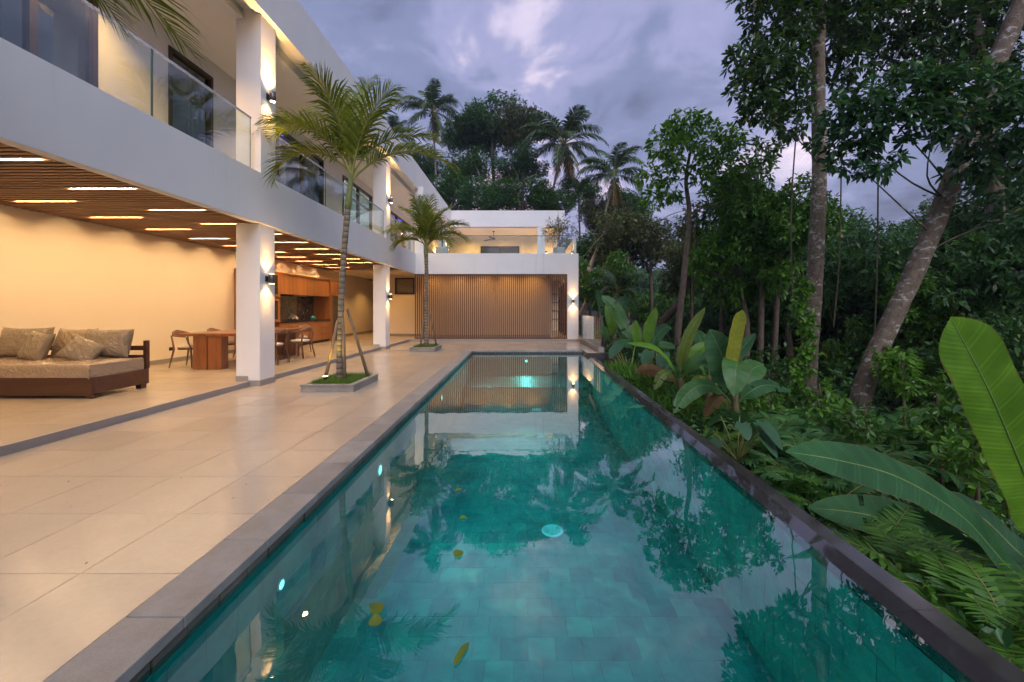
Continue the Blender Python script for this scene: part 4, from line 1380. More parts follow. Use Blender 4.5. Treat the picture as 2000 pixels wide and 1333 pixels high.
# cream heap of wrapping on the worktop
rs = random.Random(11); mb = MB()
for i in range(26):
    P = puffy_pts = leaf_blade(rs.uniform(0.14, 0.28), rs.uniform(0.08, 0.14), rs.uniform(0.02, 0.07), 0.5, 5, 4, 0.5)
    q = Matrix.Rotation(rs.uniform(0, 6.3), 3, 'Z') @ Matrix.Rotation(rs.uniform(-1.1, 0.1), 3, 'Y')
    mb.grid([[tuple(q @ Vector(p) + Vector((0, 0, 0.02))) for p in r] for r in P])
hp = mb.build('wrapping_heap', 'cloth', None, True); hp.location = (-7.95, 13.75, IZ + 0.868)
tag(hp, 'crumpled cream wrapping heaped on the black worktop', 'wrapping')
fr = thing('fridge', 'grey two-door fridge at the end of the kitchen cabinets', 'fridge', (0, 0, IZ))
m = MB(); m.box(-8.37, KX - 0.06, yC + 0.02, 16.90, 0.02, 1.80); m.build('body', 'fridge', fr)
for z0_, z1_ in ((0.05, 1.12), (1.13, 1.80)):
    m = MB(); m.box(KX - 0.059, KX - 0.01, yC + 0.02, 16.90, z0_, z1_); m.build('door', 'fridge', fr, bevel=0.006)
sk = thing('wall_socket', 'small dark socket low on the cream wall by the dining chairs', 'socket', (-8.399, 9.50, IZ + 0.32))
m = MB(); m.box(0, 0.012, -0.06, 0.06, -0.04, 0.04); m.build('plate', 'black', sk, bevel=0.002)
m = MB(); m.lathe([(0.02, 0.0), (0.02, 0.004)], 12); o = m.build('outlet', 'black', sk); o.location = (0.0125, 0, 0); o.rotation_euler = (0, R(90), 0)
# ---- ceiling fans
def fan(loc, label, drop, span, rot0):
    t = thing('ceiling_fan', label, 'fan', loc, 0, 'black ceiling fans')
    m = MB(); m.lathe([(0.055, -0.05), (0.06, -0.01), (0.06, 0.0)], 16); m.build('canopy', 'black', t)
    m = MB(); m.tube([(0, 0, -0.05), (0, 0, -drop)], 0.012, 8); m.build('rod', 'black', t)
    m = MB(); m.lathe([(0.03, -drop - 0.14), (0.09, -drop - 0.12), (0.10, -drop - 0.05), (0.03, -drop)], 20); m.build('motor', 'black', t, True)
    for k in range(3):
        P = []
        for i in range(7):
            s = 0.10 + (span - 0.10) * i / 6
            w = 0.055 + 0.015 * math.sin(math.pi * i / 6)
            P.append([(s, -w, -drop - 0.09 - 0.012), (s, w, -drop - 0.09 + 0.012)])
        m = MB(); m.grid(P)
        P2 = [[(a[0], a[1], a[2] - 0.008) for a in reversed(r)] for r in P]
        m.grid(P2)
        o = m.build('blade', 'black', t); o.rotation_euler = (0, 0, rot0 + k * 2 * math.pi / 3)
fan((-1.95, 26.2, 6.499), 'black three-blade ceiling fan over the far upper terrace', 0.42, 0.95, 0.3)
fan((-6.9, 19.3, 2.999), 'black ceiling fan in the passage past the kitchen, half behind the nearer palm', 0.16, 0.85, 0.1)
# ---- stone box planters of the palms
def box_planter(x0, x1, y0, y1, label):
    t = thing('stone_planter', label, 'planter', (x0, y0, 0.0005), 0, 'stone box planters')
    w, d, h, k = x1 - x0, y1 - y0, 0.125, 0.09
    m = MB()
    m.box(0.01, w - 0.01, 0.01, k, 0, h - 0.032); m.box(0.01, w - 0.01, d - k, d - 0.01, 0, h - 0.032)
    m.box(0.01, k, k, d - k, 0, h - 0.032); m.box(w - k, w - 0.01, k, d - k, 0, h - 0.032); m.build('side', 'andesite', t)
    for bb in ((0, w, 0, k), (0, w, d - k, d), (0, k, k + 0.001, d - k - 0.001), (w - k, w, k + 0.001, d - k - 0.001)):
        m = MB(); m.box(*bb, h - 0.031, h); m.build('cap_slab', 'andesite', t, bevel=0.003)
    m = MB(); m.box(k, w - k, k, d - k, 0.01, h - 0.02); m.build('soil', 'soil', t)
    # grass
    rs = np.random.default_rng(int(abs(y0) * 10) + 3)
    n = 5200
    p = np.stack([rs.uniform(k, w - k, n), rs.uniform(k, d - k, n), np.full(n, h - 0.02)], 1)
    a = rs.uniform(0, 2 * np.pi, n); hh = rs.uniform(0.035, 0.085, n); wd = 0.0035
    tip = p + np.stack([np.cos(a) * hh * 0.5, np.sin(a) * hh * 0.5, hh], 1)
    sd_ = np.stack([-np.sin(a) * wd, np.cos(a) * wd, np.zeros(n)], 1)
    V = np.stack([p - sd_, p + sd_, tip], 1).reshape(-1, 3)
    F = np.arange(3 * n).reshape(-1, 3)
    stuff(link('grass', np_mesh('grass', V, F, 'grass'), t))
    return t
box_planter(-3.64, -2.76, 6.48, 7.60, 'low grey stone planter with grass under the nearer big palm')
box_planter(-3.67, -2.83, 12.80, 13.90, 'low grey stone planter with grass under the farther palm')
box_planter(-3.64, -2.76, 0.30, 1.40, 'low grey stone planter beside the camera, out of the picture')
gl = thing('garden_spotlight', 'small yellow-glowing spotlight in the grass of the nearer planter', 'spotlight', (-3.38, 6.80, 0.11))
m = MB(); m.tube([(0, 0, 0), (0, 0, 0.06)], 0.008, 6); m.build('spike', 'black', gl)
m = MB(); m.lathe([(0.02, 0.05), (0.035, 0.06), (0.04, 0.10)], 16); m.build('housing', 'black', gl, True)
m = MB(); m.lathe([(0.036, 0.1005), (0.036, 0.103)], 16); m.build('lens', 'gardenglow', gl)
spot('garden_spotlight_light', (0, 0, 0.115), (0.22, 0.26, 1.3), 26, 60, 0.5, (1.0, 0.74, 0.12), gl, 0.03)
# ---- pots with bushes on the far terrace
def potted(loc, label, seed, r):
    t = thing('potted_bush', label, 'potted plant', loc, 0, 'pots on the far terrace')
    m = MB(); m.lathe([(0.20, 0), (0.25, 0.03), (0.275, 0.3), (0.27, 0.56), (0.275, 0.60), (0.245, 0.60), (0.235, 0.54), (0.02, 0.53)], 28); m.build('pot', 'pot', t, True)
    m = MB(); rs = random.Random(seed)
    m.tube([(0, 0, 0.5), (0.02, 0, 1.0), (-0.04, 0.03, 1.7), (-0.08, 0.0, 2.05)], [0.03, 0.025, 0.02, 0.012], 8)
    for k in range(9):
        a = rs.uniform(0, 6.3); z = rs.uniform(0.8, 1.6)
        m.tube([(0, 0, z), (math.cos(a) * 0.4, math.sin(a) * 0.4, z + 0.35), (math.cos(a) * 0.8 * r, math.sin(a) * 0.8 * r, z + 0.45)], [0.012, 0.008, 0.005], 5)
    m.build('stem', 'bark_slim', t, True)
    return t
POT1 = potted((-3.62, 17.75, UF), 'pale round pot with a loose bush behind the smaller palm on the far terrace', 1, 0.9)
POT2 = potted((1.60, 17.75, UF), 'pale round pot with a wide bush at the glass corner of the far terrace', 2, 1.1)
# ================================================================== PLANTS
UP = np.array([0, 0, 1.0])
def unit(a):
    return a / np.maximum(np.linalg.norm(a, axis=-1, keepdims=True), 1e-9)

def leaves(points, outdir, leaf, rs, per_tip=7, wr=0.42, droop=0.25, spread=0.9, upb=0.7, six=True):
    """leaf rosettes at the twig tips"""
    n = len(points)
    P = np.repeat(points, per_tip, 0)
    O = np.repeat(outdir, per_tip, 0)
    N = len(P)
    d = unit(O * 0.55 + rs.normal(size=(N, 3)) * spread * 0.75 - UP * droop)
    nrm = UP * upb + rs.normal(size=(N, 3)) * 0.45 + O * 0.25
    s = unit(np.cross(nrm, d))
    nn = np.cross(d, s)
    Ls = leaf * rs.uniform(0.5, 1.4, (N, 1))
    W = Ls * wr * rs.uniform(0.8, 1.15, (N, 1))
    P = P + d * Ls * 0.12
    dr = -UP * Ls * rs.uniform(0.05, 0.25, (N, 1))
    if six:
        a = P
        l1 = P + d * Ls * 0.32 + s * W * 0.44 + nn * W * 0.10
        l2 = P + d * Ls * 0.70 + s * W * 0.40 + nn * W * 0.08 + dr * 0.45
        t = P + d * Ls + dr
        r2 = P + d * Ls * 0.70 - s * W * 0.40 + nn * W * 0.08 + dr * 0.45
        r1 = P + d * Ls * 0.32 - s * W * 0.44 + nn * W * 0.10
        V = np.stack([a, l1, l2, t, r2, r1], 1).reshape(-1, 3)
        b = (np.arange(N) * 6)[:, None]
        F = np.concatenate([b + [0, 5, 4, 3], b + [0, 3, 2, 1]], 0)
    else:
        l = P + d * Ls * 0.48 + s * W * 0.5 + nn * W * 0.1
        r = P + d * Ls * 0.48 - s * W * 0.5 + nn * W * 0.1
        t = P + d * Ls + dr
        V = np.stack([P, r, t, l], 1).reshape(-1, 3)
        F = np.arange(4 * N).reshape(-1, 4)
    return V, F

def crown_points(clumps, rs, dens):
    pts, out = [], []
    for (c, r) in clumps:
        c = np.array(c, float); r = np.array(r if hasattr(r, '__len__') else (r, r, r), float)
        n = max(6, int(dens * (r[0] * r[1] + r[0] * r[2] + r[1] * r[2]) / 3))
        u = unit(rs.normal(size=(n, 3)))
        rad = rs.uniform(0.25, 1.0, (n, 1)) ** 0.55
        lump = 1 + 0.22 * np.sin(u[:, :1] * 5 + c[0]) * np.cos(u[:, 1:2] * 6 + c[2])
        pts.append(c + u * rad * r * lump); out.append(unit(u + 0.25 * UP))
    return np.concatenate(pts), np.concatenate(out)

def crown_mesh(name, clumps, leaf, mat, seed, dens, per_tip=7, six=True, **kw):
    rs = np.random.default_rng(seed)
    p, o = crown_points(clumps, rs, dens)
    V, F = leaves(p, o, leaf, rs, per_tip, six=six, **kw)
    return np_mesh(name, V, F, mat)

def bez(pts, n=10):
    """smooth curve through the points"""
    pts = [Vector(p) for p in pts]
    out = []
    for i in range(len(pts) - 1):
        p0 = pts[max(i - 1, 0)]; p1 = pts[i]; p2 = pts[i + 1]; p3 = pts[min(i + 2, len(pts) - 1)]
        for k in range(n):
            t = k / n
            out.append(0.5 * ((2 * p1) + (p2 - p0) * t + (2 * p0 - 5 * p1 + 4 * p2 - p3) * t * t + (3 * p1 - p0 - 3 * p2 + p3) * t ** 3))
    out.append(pts[-1])
    return out

def add_mat(me, mat, first_face):
    me.materials.append(M[mat])
    idx = np.zeros(len(me.polygons), np.int32); idx[first_face:] = 1
    me.polygons.foreach_set('material_index', idx)

def frond_mesh(name, L, el0, curv, pairs, ll, mat, seed, lw=0.03, start=0.14, a0=68, a1=28, lift=0.22, droop=0.5, stalk=0.016, rmat='stalk', side_bend=0.0, base_frac=0.5):
    """pinnate leaf growing along +X from the origin"""
    rs = random.Random(seed)
    n = 26
    pts = []; tan = []
    x = z = y = 0.0
    for i in range(n + 1):
        s = i / n
        e = R(el0 - curv * s ** 1.25)
        t = Vector((math.cos(e), side_bend * s, math.sin(e))).normalized()
        pts.append(Vector((x, y, z))); tan.append(t)
        x += t.x * L / n; y += t.y * L / n; z += t.z * L / n
    mb = MB()
    G = Vector((0, 0, -1))
    for k in range(pairs):
        s = start + (1 - start) * (k + 0.5) / pairs
        f = s * n; i = min(int(f), n - 1); q = f - i
        p = pts[i].lerp(pts[i + 1], q); t = tan[i].lerp(tan[i + 1], q).normalized()
        side = t.cross(Vector((0, 0, 1)))
        if side.length < 0.05: side = Vector((0, -1, 0))
        side.normalize()
        nrm = side.cross(t).normalized()
        u = (s - start) / (1 - start)
        prof = base_frac + (1 - base_frac) * math.sin(math.pi * min(1, u * 0.95 + 0.08)) ** 0.8
        if u > 0.8: prof *= 1 - 0.6 * (u - 0.8) / 0.2
        ang = R(a0 + (a1 - a0) * u)
        for sg in (1, -1):
            l = ll * prof * rs.uniform(0.82, 1.1)
            aa = ang + R(rs.uniform(-7, 7))
            d = (t * math.cos(aa) + side * sg * math.sin(aa) + nrm * (lift + rs.uniform(-0.12, 0.12))).normalized()
            g = droop * rs.uniform(0.6, 1.3)
            d1 = (d + G * g * 0.55).normalized(); d2 = (d + G * g * 1.5).normalized()
            w = lw * prof * rs.uniform(0.8, 1.15)
            ws = t * (w * 0.5) if sg > 0 else t * (-w * 0.5)
            m1 = p + d * l * 0.34; m2 = m1 + d1 * l * 0.36; tp = m2 + d2 * l * 0.32
            b = len(mb.v)
            mb.v += [tuple(p - ws * 0.5), tuple(p + ws * 0.5), tuple(m1 - ws), tuple(m1 + ws), tuple(m2 - ws * 0.7), tuple(m2 + ws * 0.7), tuple(tp)]
            mb.f += [(b, b + 2, b + 3, b + 1), (b + 2, b + 4, b + 5, b + 3), (b + 4, b + 6, b + 5)]
    nf = len(mb.f)
    mb.tube(pts, [stalk * (1.25 - 1.1 * (i / n)) for i in range(n + 1)], 6)
    me = mb.mesh(name, mat)
    add_mat(me, rmat, nf)
    return me

# ---------------------------------------------------------------- ornamental palms on the deck
def deck_palm(loc, height, path, fronds, label, seed, r=0.053, leafL=1.0, mat='palmleaf_hero'):
    t = thing('palm_tree', label, 'palm', loc, 0, 'palms in the stone planters')
    P = bez(path, 8)
    n = len(P)
    cut = int(n * 0.80)
    m = MB(); m.tube(P[:cut + 1], [r * (1.25 - 0.30 * min(1, i / (n * 0.25))) * (1 + 0.05 * math.sin(i * 2.4)) for i in range(cut + 1)], 14); m.build('trunk', 'palmbark', t, True)
    m = MB(); m.tube(P[cut:], [r * (1.0 - 0.35 * (i / (n - cut))) * (1.12 if i == 1 else 1) for i in range(n - cut)], 12); m.build('crown_shaft', 'palmshaft', t, True)
    top = Vector(path[-1])
    for i, (az, el, cv, L) in enumerate(fronds):
        me = frond_mesh('frond', L * leafL, el, cv, 58, 0.56 * leafL, mat, seed * 50 + i, 0.042, 0.17, 56, 18, 0.32, 0.55, 0.018)
        o = link('frond', me, t, top - Vector((0, 0, 0.05 * (i % 4))), (0, 0, R(az)))
    return t
palm1 = [(178, 70, 150, 2.4), (196, 48, 150, 1.7), (18, 66, 95, 2.0), (2, 46, 100, 2.15), (75, 86, 30, 2.1), (115, 83, 40, 2.1), (255, 80, 60, 1.8),
         (325, 76, 70, 1.9), (150, 76, 80, 2.1), (45, 79, 50, 2.1), (225, 66, 110, 1.7)]
deck_palm((-3.28, 7.12, 0.10), 3.8, [(0, 0, 0), (0.01, 0, 0.9), (0.05, 0, 1.9), (0.12, 0, 2.8), (0.21, 0, 3.72)], palm1,
          'tall palm with ringed trunk in the nearer stone planter', 1)
palm2 = [(172, 62, 120, 1.75), (200, 34, 110, 1.2), (15, 62, 80, 1.75), (350, 52, 110, 1.7), (85, 86, 25, 1.8), (125, 83, 35, 1.8), (258, 82, 45, 1.7), (300, 72, 80, 1.5),
         (150, 74, 60, 1.8), (45, 76, 50, 1.8), (330, 40, 110, 1.3), (228, 60, 100, 1.4)]
deck_palm((-3.24, 13.3, 0.10), 3.6, [(0, 0, 0), (0.0, 0, 1.2), (0.01, 0, 2.4), (-0.02, 0, 3.45)], palm2,
          'smaller palm in the farther stone planter before the slatted screen', 2, 0.066)
palm3 = [(70, 20, 62, 2.45), (82, 34, 84, 2.4), (58, 40, 90, 2.2), (100, 70, 80, 2.0), (180, 60, 140, 2.0), (250, 60, 120, 2.0), (300, 60, 120, 2.0), (20, 60, 100, 2.0), (140, 60, 120, 2.0), (85, 82, 50, 2.0)]
deck_palm((-3.24, 0.75, 0.10), 3.4, [(0, 0, 0), (0.02, 0, 1.2), (0.03, 0, 2.4), (0.05, 0, 3.35)], palm3,
          'palm beside the camera whose frond hangs into the top of the picture', 3)
# bracing poles
braces = [(((-3.46, 6.95, 0.11), (-3.30, 7.08, 1.15)), 'leaning brace pole lit yellow by the spotlight at the nearer palm'),
          (((-3.10, 6.92, 0.11), (-3.19, 7.04, 1.20)), 'upright brace pole in front of the nearer palm trunk'),
          (((-2.84, 7.30, 0.11), (-3.17, 7.17, 1.36)), 'leaning brace pole on the pool side of the nearer palm'),
          (((-2.92, 13.42, 0.11), (-3.15, 13.33, 1.36)), 'leaning brace pole on the pool side of the farther palm'),
          (((-3.40, 13.15, 0.11), (-3.33, 13.25, 1.0)), 'short brace pole behind the farther palm trunk')]
for (a, c), lb in braces:
    m = MB(); m.tube([a, Vector(a).lerp(Vector(c), 0.5) + Vector((0.004, 0, 0)), c], [0.030, 0.027, 0.024], 9)
    tag(m.build('brace_pole', 'polewood', None, True), lb, 'pole', 'poles bracing the palms')

# ---------------------------------------------------------------- coconut palms behind
coco_vars = []
for i, (el, cv, L) in enumerate(((78, 60, 3.6), (58, 85, 4.2), (38, 95, 4.4), (18, 90, 4.2), (-8, 75, 3.9), (-40, 45, 3.3), (68, 95, 4.0))):
    coco_vars.append(frond_mesh('frond', L, el, cv, 44, 1.10, 'cocoleaf', 900 + i, 0.125, 0.16, 62, 25, 0.10, 0.85, 0.045, base_frac=0.55))
dead_var = frond_mesh('frond', 3.0, -62, 22, 20, 0.8, 'deadleaf', 990, 0.07, 0.2, 50, 25, 0.0, 1.2, 0.04)
def coconut(base, top, label, seed, scale=1.0, bend=(0, 0, 0), r=0.16, nfr=20, dead=2):
    rs = random.Random(seed)
    base = Vector(base); top = Vector(top)
    t = thing('coconut_palm', label, 'palm', base, 0, 'coconut palms behind the house')
    rel = top - base
    mid = rel * 0.55 + Vector(bend)
    P = bez([(0, 0, 0), mid, rel], 8)
    m = MB(); m.tube(P, [r * scale * (1.4 - 0.65 * min(1, i / 5) - 0.1 * i / len(P)) for i in range(len(P))], 9); m.build('trunk', 'cocobark', t, True)
    order = [0, 1, 6, 2, 1, 3, 2, 4, 6, 3, 1, 5, 2, 4, 0, 3, 6, 2, 5, 4, 1, 3]
    for k in range(nfr):
        o = link('frond', coco_vars[order[k % len(order)]], t, rel + Vector((0, 0, 0.12 * (k % 3))), (R(rs.uniform(-8, 8)), R(rs.uniform(-8, 8)), k * 2.39996 + rs.uniform(-0.25, 0.25)), scale * rs.uniform(0.88, 1.1))
    for k in range(dead):
        link('frond', dead_var, t, rel - Vector((0, 0, 0.2)), (0, 0, rs.uniform(0, 6.3)), scale)
    for k in range(5):
        a = rs.uniform(0, 6.3)
        m = MB(); m.lathe([(0.02, -0.16), (0.11, -0.08), (0.13, 0.02), (0.09, 0.12), (0.02, 0.16)], 10); o = m.build('coconut', 'nut', t, True)
        o.location = rel + Vector((math.cos(a) * 0.28, math.sin(a) * 0.28, -0.25)) ; o.scale = (scale,) * 3
    return t
def gpt(x, y): return Vector((x, y, float(ground_z(x, y))))
coconut(gpt(-9.6, 42), at(845, 222, 40), 'tall slim coconut palm standing clear of the trees above the main roof', 1, 0.92, (0.4, 0, 0), nfr=19)
coconut(gpt(-14.5, 44), at(770, 268, 45), 'small coconut palm crown peeping out behind the nearer deck palm', 2, 0.75, nfr=14)
coconut(gpt(2.0, 40), at(1103, 285, 38), 'large coconut palm with hanging dry fronds over the far wing', 3, 1.12, (-0.8, 0, 0), nfr=22, dead=6)
coconut(gpt(4.0, 29), at(1200, 345, 31), 'coconut palm with leaning trunk right of the far wing roof', 4, 0.82, (-0.2, 0, 0), r=0.15, nfr=18, dead=4)
coconut(gpt(14, 62), at(1275, 588, 62), 'far coconut palm in the misty gap below the tall trees', 5, 0.95, nfr=16, dead=0)
coconut(gpt(17.5, 75), at(1238, 560, 75), 'hazy coconut palm beyond the gap, farther of the two', 6, 1.0, nfr=16, dead=0)
coconut(gpt(6.4, 20), at(1207, 575, 20), 'low palm with drooping fronds by the banana clump behind the glass fence', 7, 0.42, nfr=15, dead=0, r=0.17)
coconut(gpt(20, 48), at(1335, 560, 48), 'coconut palm crown half hidden in the misty gully', 8, 0.8, nfr=14, dead=0)

# ---------------------------------------------------------------- broadleaf trees
def tree(name, label, trunk_pts, radii, clumps, leaf, leafmat_, bark, seed, dens=60, per_tip=7, six=True, group=None, limbs=True, cat='tree', **kw):
    base = Vector(trunk_pts[0])
    t = thing(name, label, cat, base, 0, group)
    P = bez([Vector(p) - base for p in trunk_pts], 7)
    n = len(P)
    rr = np.interp(np.linspace(0, 1, n), np.linspace(0, 1, len(radii)), radii)
    m = MB(); random.seed(seed)
    m.tube(P, list(rr), 14, wob=0.10); m.build('trunk', bark, t, True)
    cl = [((np.array(c) - np.array(base)), r) for c, r in clumps]
    if limbs and cl:
        m = MB(); rs = random.Random(seed)
        for q_, (c, r) in enumerate(cl):
            if len(cl) > 10 and q_ % 3: continue
            c = Vector(c)
            # leave the trunk a little below the clump
            k = min(range(n), key=lambda i: abs(P[i].z - (c.z - 0.55 * math.hypot(P[i].x - c.x, P[i].y - c.y))))
            k = min(max(k, n // 4), n - 2)
            a = P[k]; mid = a.lerp(c, 0.5) + Vector((rs.uniform(-.2, .2), rs.uniform(-.2, .2), rs.uniform(-0.35, 0.1)))
            r0 = min(float(rr[k]) * 0.30, 0.024)
            m.tube(bez([a, mid, c], 4), list(np.linspace(r0, r0 * 0.25, 9)), 7)
            rad = r if not hasattr(r, '__len__') else max(r)
            for q in range(4):
                e = c + Vector((rs.gauss(0, 1), rs.gauss(0, 1), rs.gauss(0.2, 0.6))) * rad * 0.55
                m.tube([a.lerp(c, 0.75), (a.lerp(c, 0.75) + e) / 2 + Vector((0, 0, 0.08)), e], [r0 * 0.3, r0 * 0.2, r0 * 0.08], 5)
        m.build('branches', bark, t, True)
    if cl:
        link('crown', crown_mesh('crown', cl, leaf, leafmat_, seed, dens, per_tip, six, **kw), t)
    return t

def C(px, py, Y, rpx, sy=1.0, sz=1.0):
    """leaf clump at a picture place, radius in picture pixels"""
    r = rpx * Y / 777.8
    return (tuple(at(px, py, Y)), (r, r * sy, r * sz))

# big blotched trunk
g1 = gpt(7.2, 10.0)
tree('jungle_tree', 'big upright tree with blotched brown trunk, leafy branches high up', [g1, at(1577, 740, 10), at(1590, 560, 10), at(1600, 350, 10), at(1598, 150, 10), at(1602, -60, 10), at(1604, -260, 10)],
     [0.24, 0.20, 0.18, 0.16, 0.145, 0.13, 0.11],
     [C(1500, 130, 9.6, 52), C(1470, 165, 9.3, 46), C(1530, 180, 9.8, 46), C(1550, 230, 9.6, 40), C(1450, 110, 9.6, 30), C(1500, 35, 10, 50), C(1560, 25, 9.8, 48), C(1540, 85, 9.7, 40),
      C(1640, 60, 10.4, 60), C(1690, 25, 10.6, 60), C(1660, 120, 10.4, 48), C(1500, -60, 10, 70), C(1620, -60, 10, 80), C(1720, -60, 10.5, 80), C(1590, -160, 10, 110),
      C(1480, 215, 9.4, 34), C(1560, 140, 9.8, 30)], 0.165, 'leaf_canopy', 'bark_big', 21, 230, 8)
# leaning trunk
g2 = gpt(7.0, 8.6)
tree('jungle_tree', 'thick tree leaning to the right with pale patches on its bark', [g2, at(1690, 745, 8.6), at(1735, 640, 8.6), at(1800, 500, 8.6), at(1862, 345, 8.6), at(1915, 200, 8.6), at(1985, 30, 8.6), at(2060, -130, 8.6)],
     [0.21, 0.185, 0.175, 0.175, 0.175, 0.17, 0.165, 0.15],
     [C(1700, 190, 7.6, 55, 1, 0.7), C(1770, 175, 7.4, 62, 1, 0.75), C(1850, 170, 7.4, 62, 1, 0.8), C(1640, 215, 7.8, 42, 1, 0.7), C(1680, 250, 7.7, 50, 1, 0.7), C(1750, 245, 7.5, 56, 1, 0.7),
      C(1830, 235, 7.4, 56), C(1920, 190, 7.5, 62), C(1620, 275, 7.9, 34), C(1660, 310, 7.8, 40, 1, 0.8), C(1720, 310, 7.6, 40), C(1935, 270, 7.6, 52), C(1975, 330, 7.8, 56), C(1900, 320, 7.8, 34),
      C(1985, 220, 7.4, 62), C(1990, 420, 8, 55)], 0.15, 'leaf_canopyblue', 'bark_big', 22, 240, 8)
# canopy tree filling the top right corner
g3 = gpt(12.2, 10.5)
tree('jungle_tree', 'dark canopy tree filling the upper corner behind the leaning trunk', [g3, at(1950, 500, 11), at(1930, 250, 11), at(1900, 20, 11)], [0.22, 0.19, 0.16, 0.12],
     [C(1760, 40, 11, 70), C(1840, 60, 11, 70), C(1900, 20, 11.4, 75), C(1960, 90, 11, 70), C(1780, 110, 11.2, 45), C(1870, 120, 11, 45), C(1730, 90, 11.2, 36), C(2000, 180, 11, 60),
      C(1960, 300, 11.5, 60), C(1900, 390, 12, 52), C(1950, 440, 12, 60), C(2000, 480, 11.5, 70), C(1990, 10, 11, 70), C(1810, -60, 11, 90), C(1920, -80, 11, 100), C(1860, 450, 12.4, 36), C(2060, 300, 11, 80)],
     0.17, 'leaf_canopy', 'bark_slim', 23, 170, 7)
# slim bright tree
g4 = gpt(5.75, 14.5)
tree('jungle_tree', 'slim young tree with bright green crown standing against the sky', [g4, at(1322, 680, 14.5), at(1338, 520, 14.5), at(1346, 420, 14.5), at(1340, 350, 14.5), at(1352, 280, 14.5)],
     [0.15, 0.125, 0.105, 0.085, 0.065, 0.04],
     [C(1340, 240, 14.5, 34), C(1300, 280, 14.3, 34), C(1375, 270, 14.3, 36), C(1420, 290, 14.5, 32), C(1345, 300, 13.9, 40), C(1295, 330, 14.5, 30), C(1270, 345, 14.5, 24), C(1410, 335, 14.3, 36),
      C(1380, 350, 14, 30), C(1310, 370, 14.3, 26), C(1275, 390, 14.4, 20), C(1440, 260, 14.5, 22), C(1425, 380, 14.3, 26), C(1320, 255, 14.2, 26)], 0.21, 'leaf_bright', 'bark_slim', 24, 120, 7)
# thin pale stem beside it
tree('sapling', 'thin pale sapling stem just right of the slim bright tree', [gpt(6.6, 15.5), at(1352, 600, 15.5), at(1357, 480, 15.5), at(1362, 400, 15.5)], [0.06, 0.05, 0.045, 0.03],
     [C(1362, 420, 15.5, 20), C(1352, 450, 15.5, 16)], 0.18, 'leaf_mid', 'bark_slim', 25, 50, 6)
# leaning trunk in the gully
tree('jungle_tree', 'dark trunk leaning to the right behind the banana clump', [gpt(5.6, 18.5), at(1285, 640, 19), at(1320, 600, 19), at(1345, 555, 19.5), at(1372, 500, 20)], [0.22, 0.19, 0.17, 0.15, 0.1],
     [C(1380, 490, 20, 50), C(1400, 530, 20, 40), C(1420, 470, 20, 40)], 0.22, 'leaf_dark', 'bark_slim', 26, 34, 6)

# shared crown shapes for the trees farther in
def unit_crown(seed, nclump, leaf, mat, dens, per_tip=6, flat=0.85, six=False):
    rs = np.random.default_rng(seed)
    cl = []
    for i in range(nclump):
        u = unit(rs.normal(size=3)); r = rs.uniform(0.35, 0.9)
        c = u * r * np.array([1, 1, flat])
        if c[2] < -0.55: c[2] *= 0.5
        cl.append((c, rs.uniform(0.20, 0.36)))
    return crown_mesh('crown', cl, leaf, mat, seed, dens, per_tip, six)
near_vars = {'leaf_mid': [unit_crown(31, 22, 0.085, 'leaf_mid', 860, 7, six=True), unit_crown(32, 20, 0.08, 'leaf_mid', 860, 7, six=True)],
             'leaf_bright': [unit_crown(33, 20, 0.085, 'leaf_bright', 860, 7, six=True)],
             'leaf_dark': [unit_crown(34, 24, 0.075, 'leaf_dark', 800, 7), unit_crown(35, 22, 0.075, 'leaf_dark', 800, 7)],
             'leaf_blue': [unit_crown(36, 22, 0.075, 'leaf_blue', 800, 7)],
             'leaf_olive': [unit_crown(37, 20, 0.07, 'leaf_olive', 800, 7)]}
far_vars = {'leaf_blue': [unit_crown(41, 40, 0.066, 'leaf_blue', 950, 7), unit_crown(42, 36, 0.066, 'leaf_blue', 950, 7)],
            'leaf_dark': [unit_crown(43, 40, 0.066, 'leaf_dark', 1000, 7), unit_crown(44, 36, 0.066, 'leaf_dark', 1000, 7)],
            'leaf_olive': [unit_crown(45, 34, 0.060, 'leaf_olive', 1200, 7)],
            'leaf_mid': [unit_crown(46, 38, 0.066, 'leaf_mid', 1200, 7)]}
def mid_tree(px, py, Y, r, mat, label, seed, far=False, rz=1.0, lean=0.0, bark='bark_slim', group='trees of the jungle slope', name='jungle_tree', trad=None):
    rs = random.Random(seed)
    c = at(px, py, Y)
    bx, by = c.x - lean, c.y + rs.uniform(-0.5, 0.5)
    base = gpt(bx, by)
    if base.z > c.z - 0.3: base.z = c.z - 0.3
    t = thing(name, label, 'tree', base, 0, group)
    rel = c - base
    tr = trad or max(0.05, 0.045 * r)
    m = MB(); random.seed(seed)
    P = bez([(0, 0, 0), rel * 0.5 + Vector((rs.uniform(-.2, .2), rs.uniform(-.2, .2), 0)) * r * 0.4, rel, rel + Vector((0, 0, r * 0.4))], 5)
    m.tube(P, list(np.linspace(tr * 1.3, tr * 0.4, len(P))), 9, wob=0.1)
    for q in range(7):
        k = rs.randint(len(P) // 2, len(P) - 2)
        e = rel + Vector((rs.gauss(0, 0.5), rs.gauss(0, 0.5), rs.gauss(0.1, 0.4))) * r
        m.tube(bez([P[k], P[k].lerp(e, 0.5) + Vector((0, 0, 0.1 * r)), e], 3), list(np.linspace(tr * 0.45, tr * 0.1, 7)), 6)
    m.build('trunk', bark, t, True)
    vs_ = (far_vars if far else near_vars)[mat]
    link('crown', vs_[seed % len(vs_)], t, rel, (0, 0, rs.uniform(0, 6.28)), (r, r, r * rz))
    return t
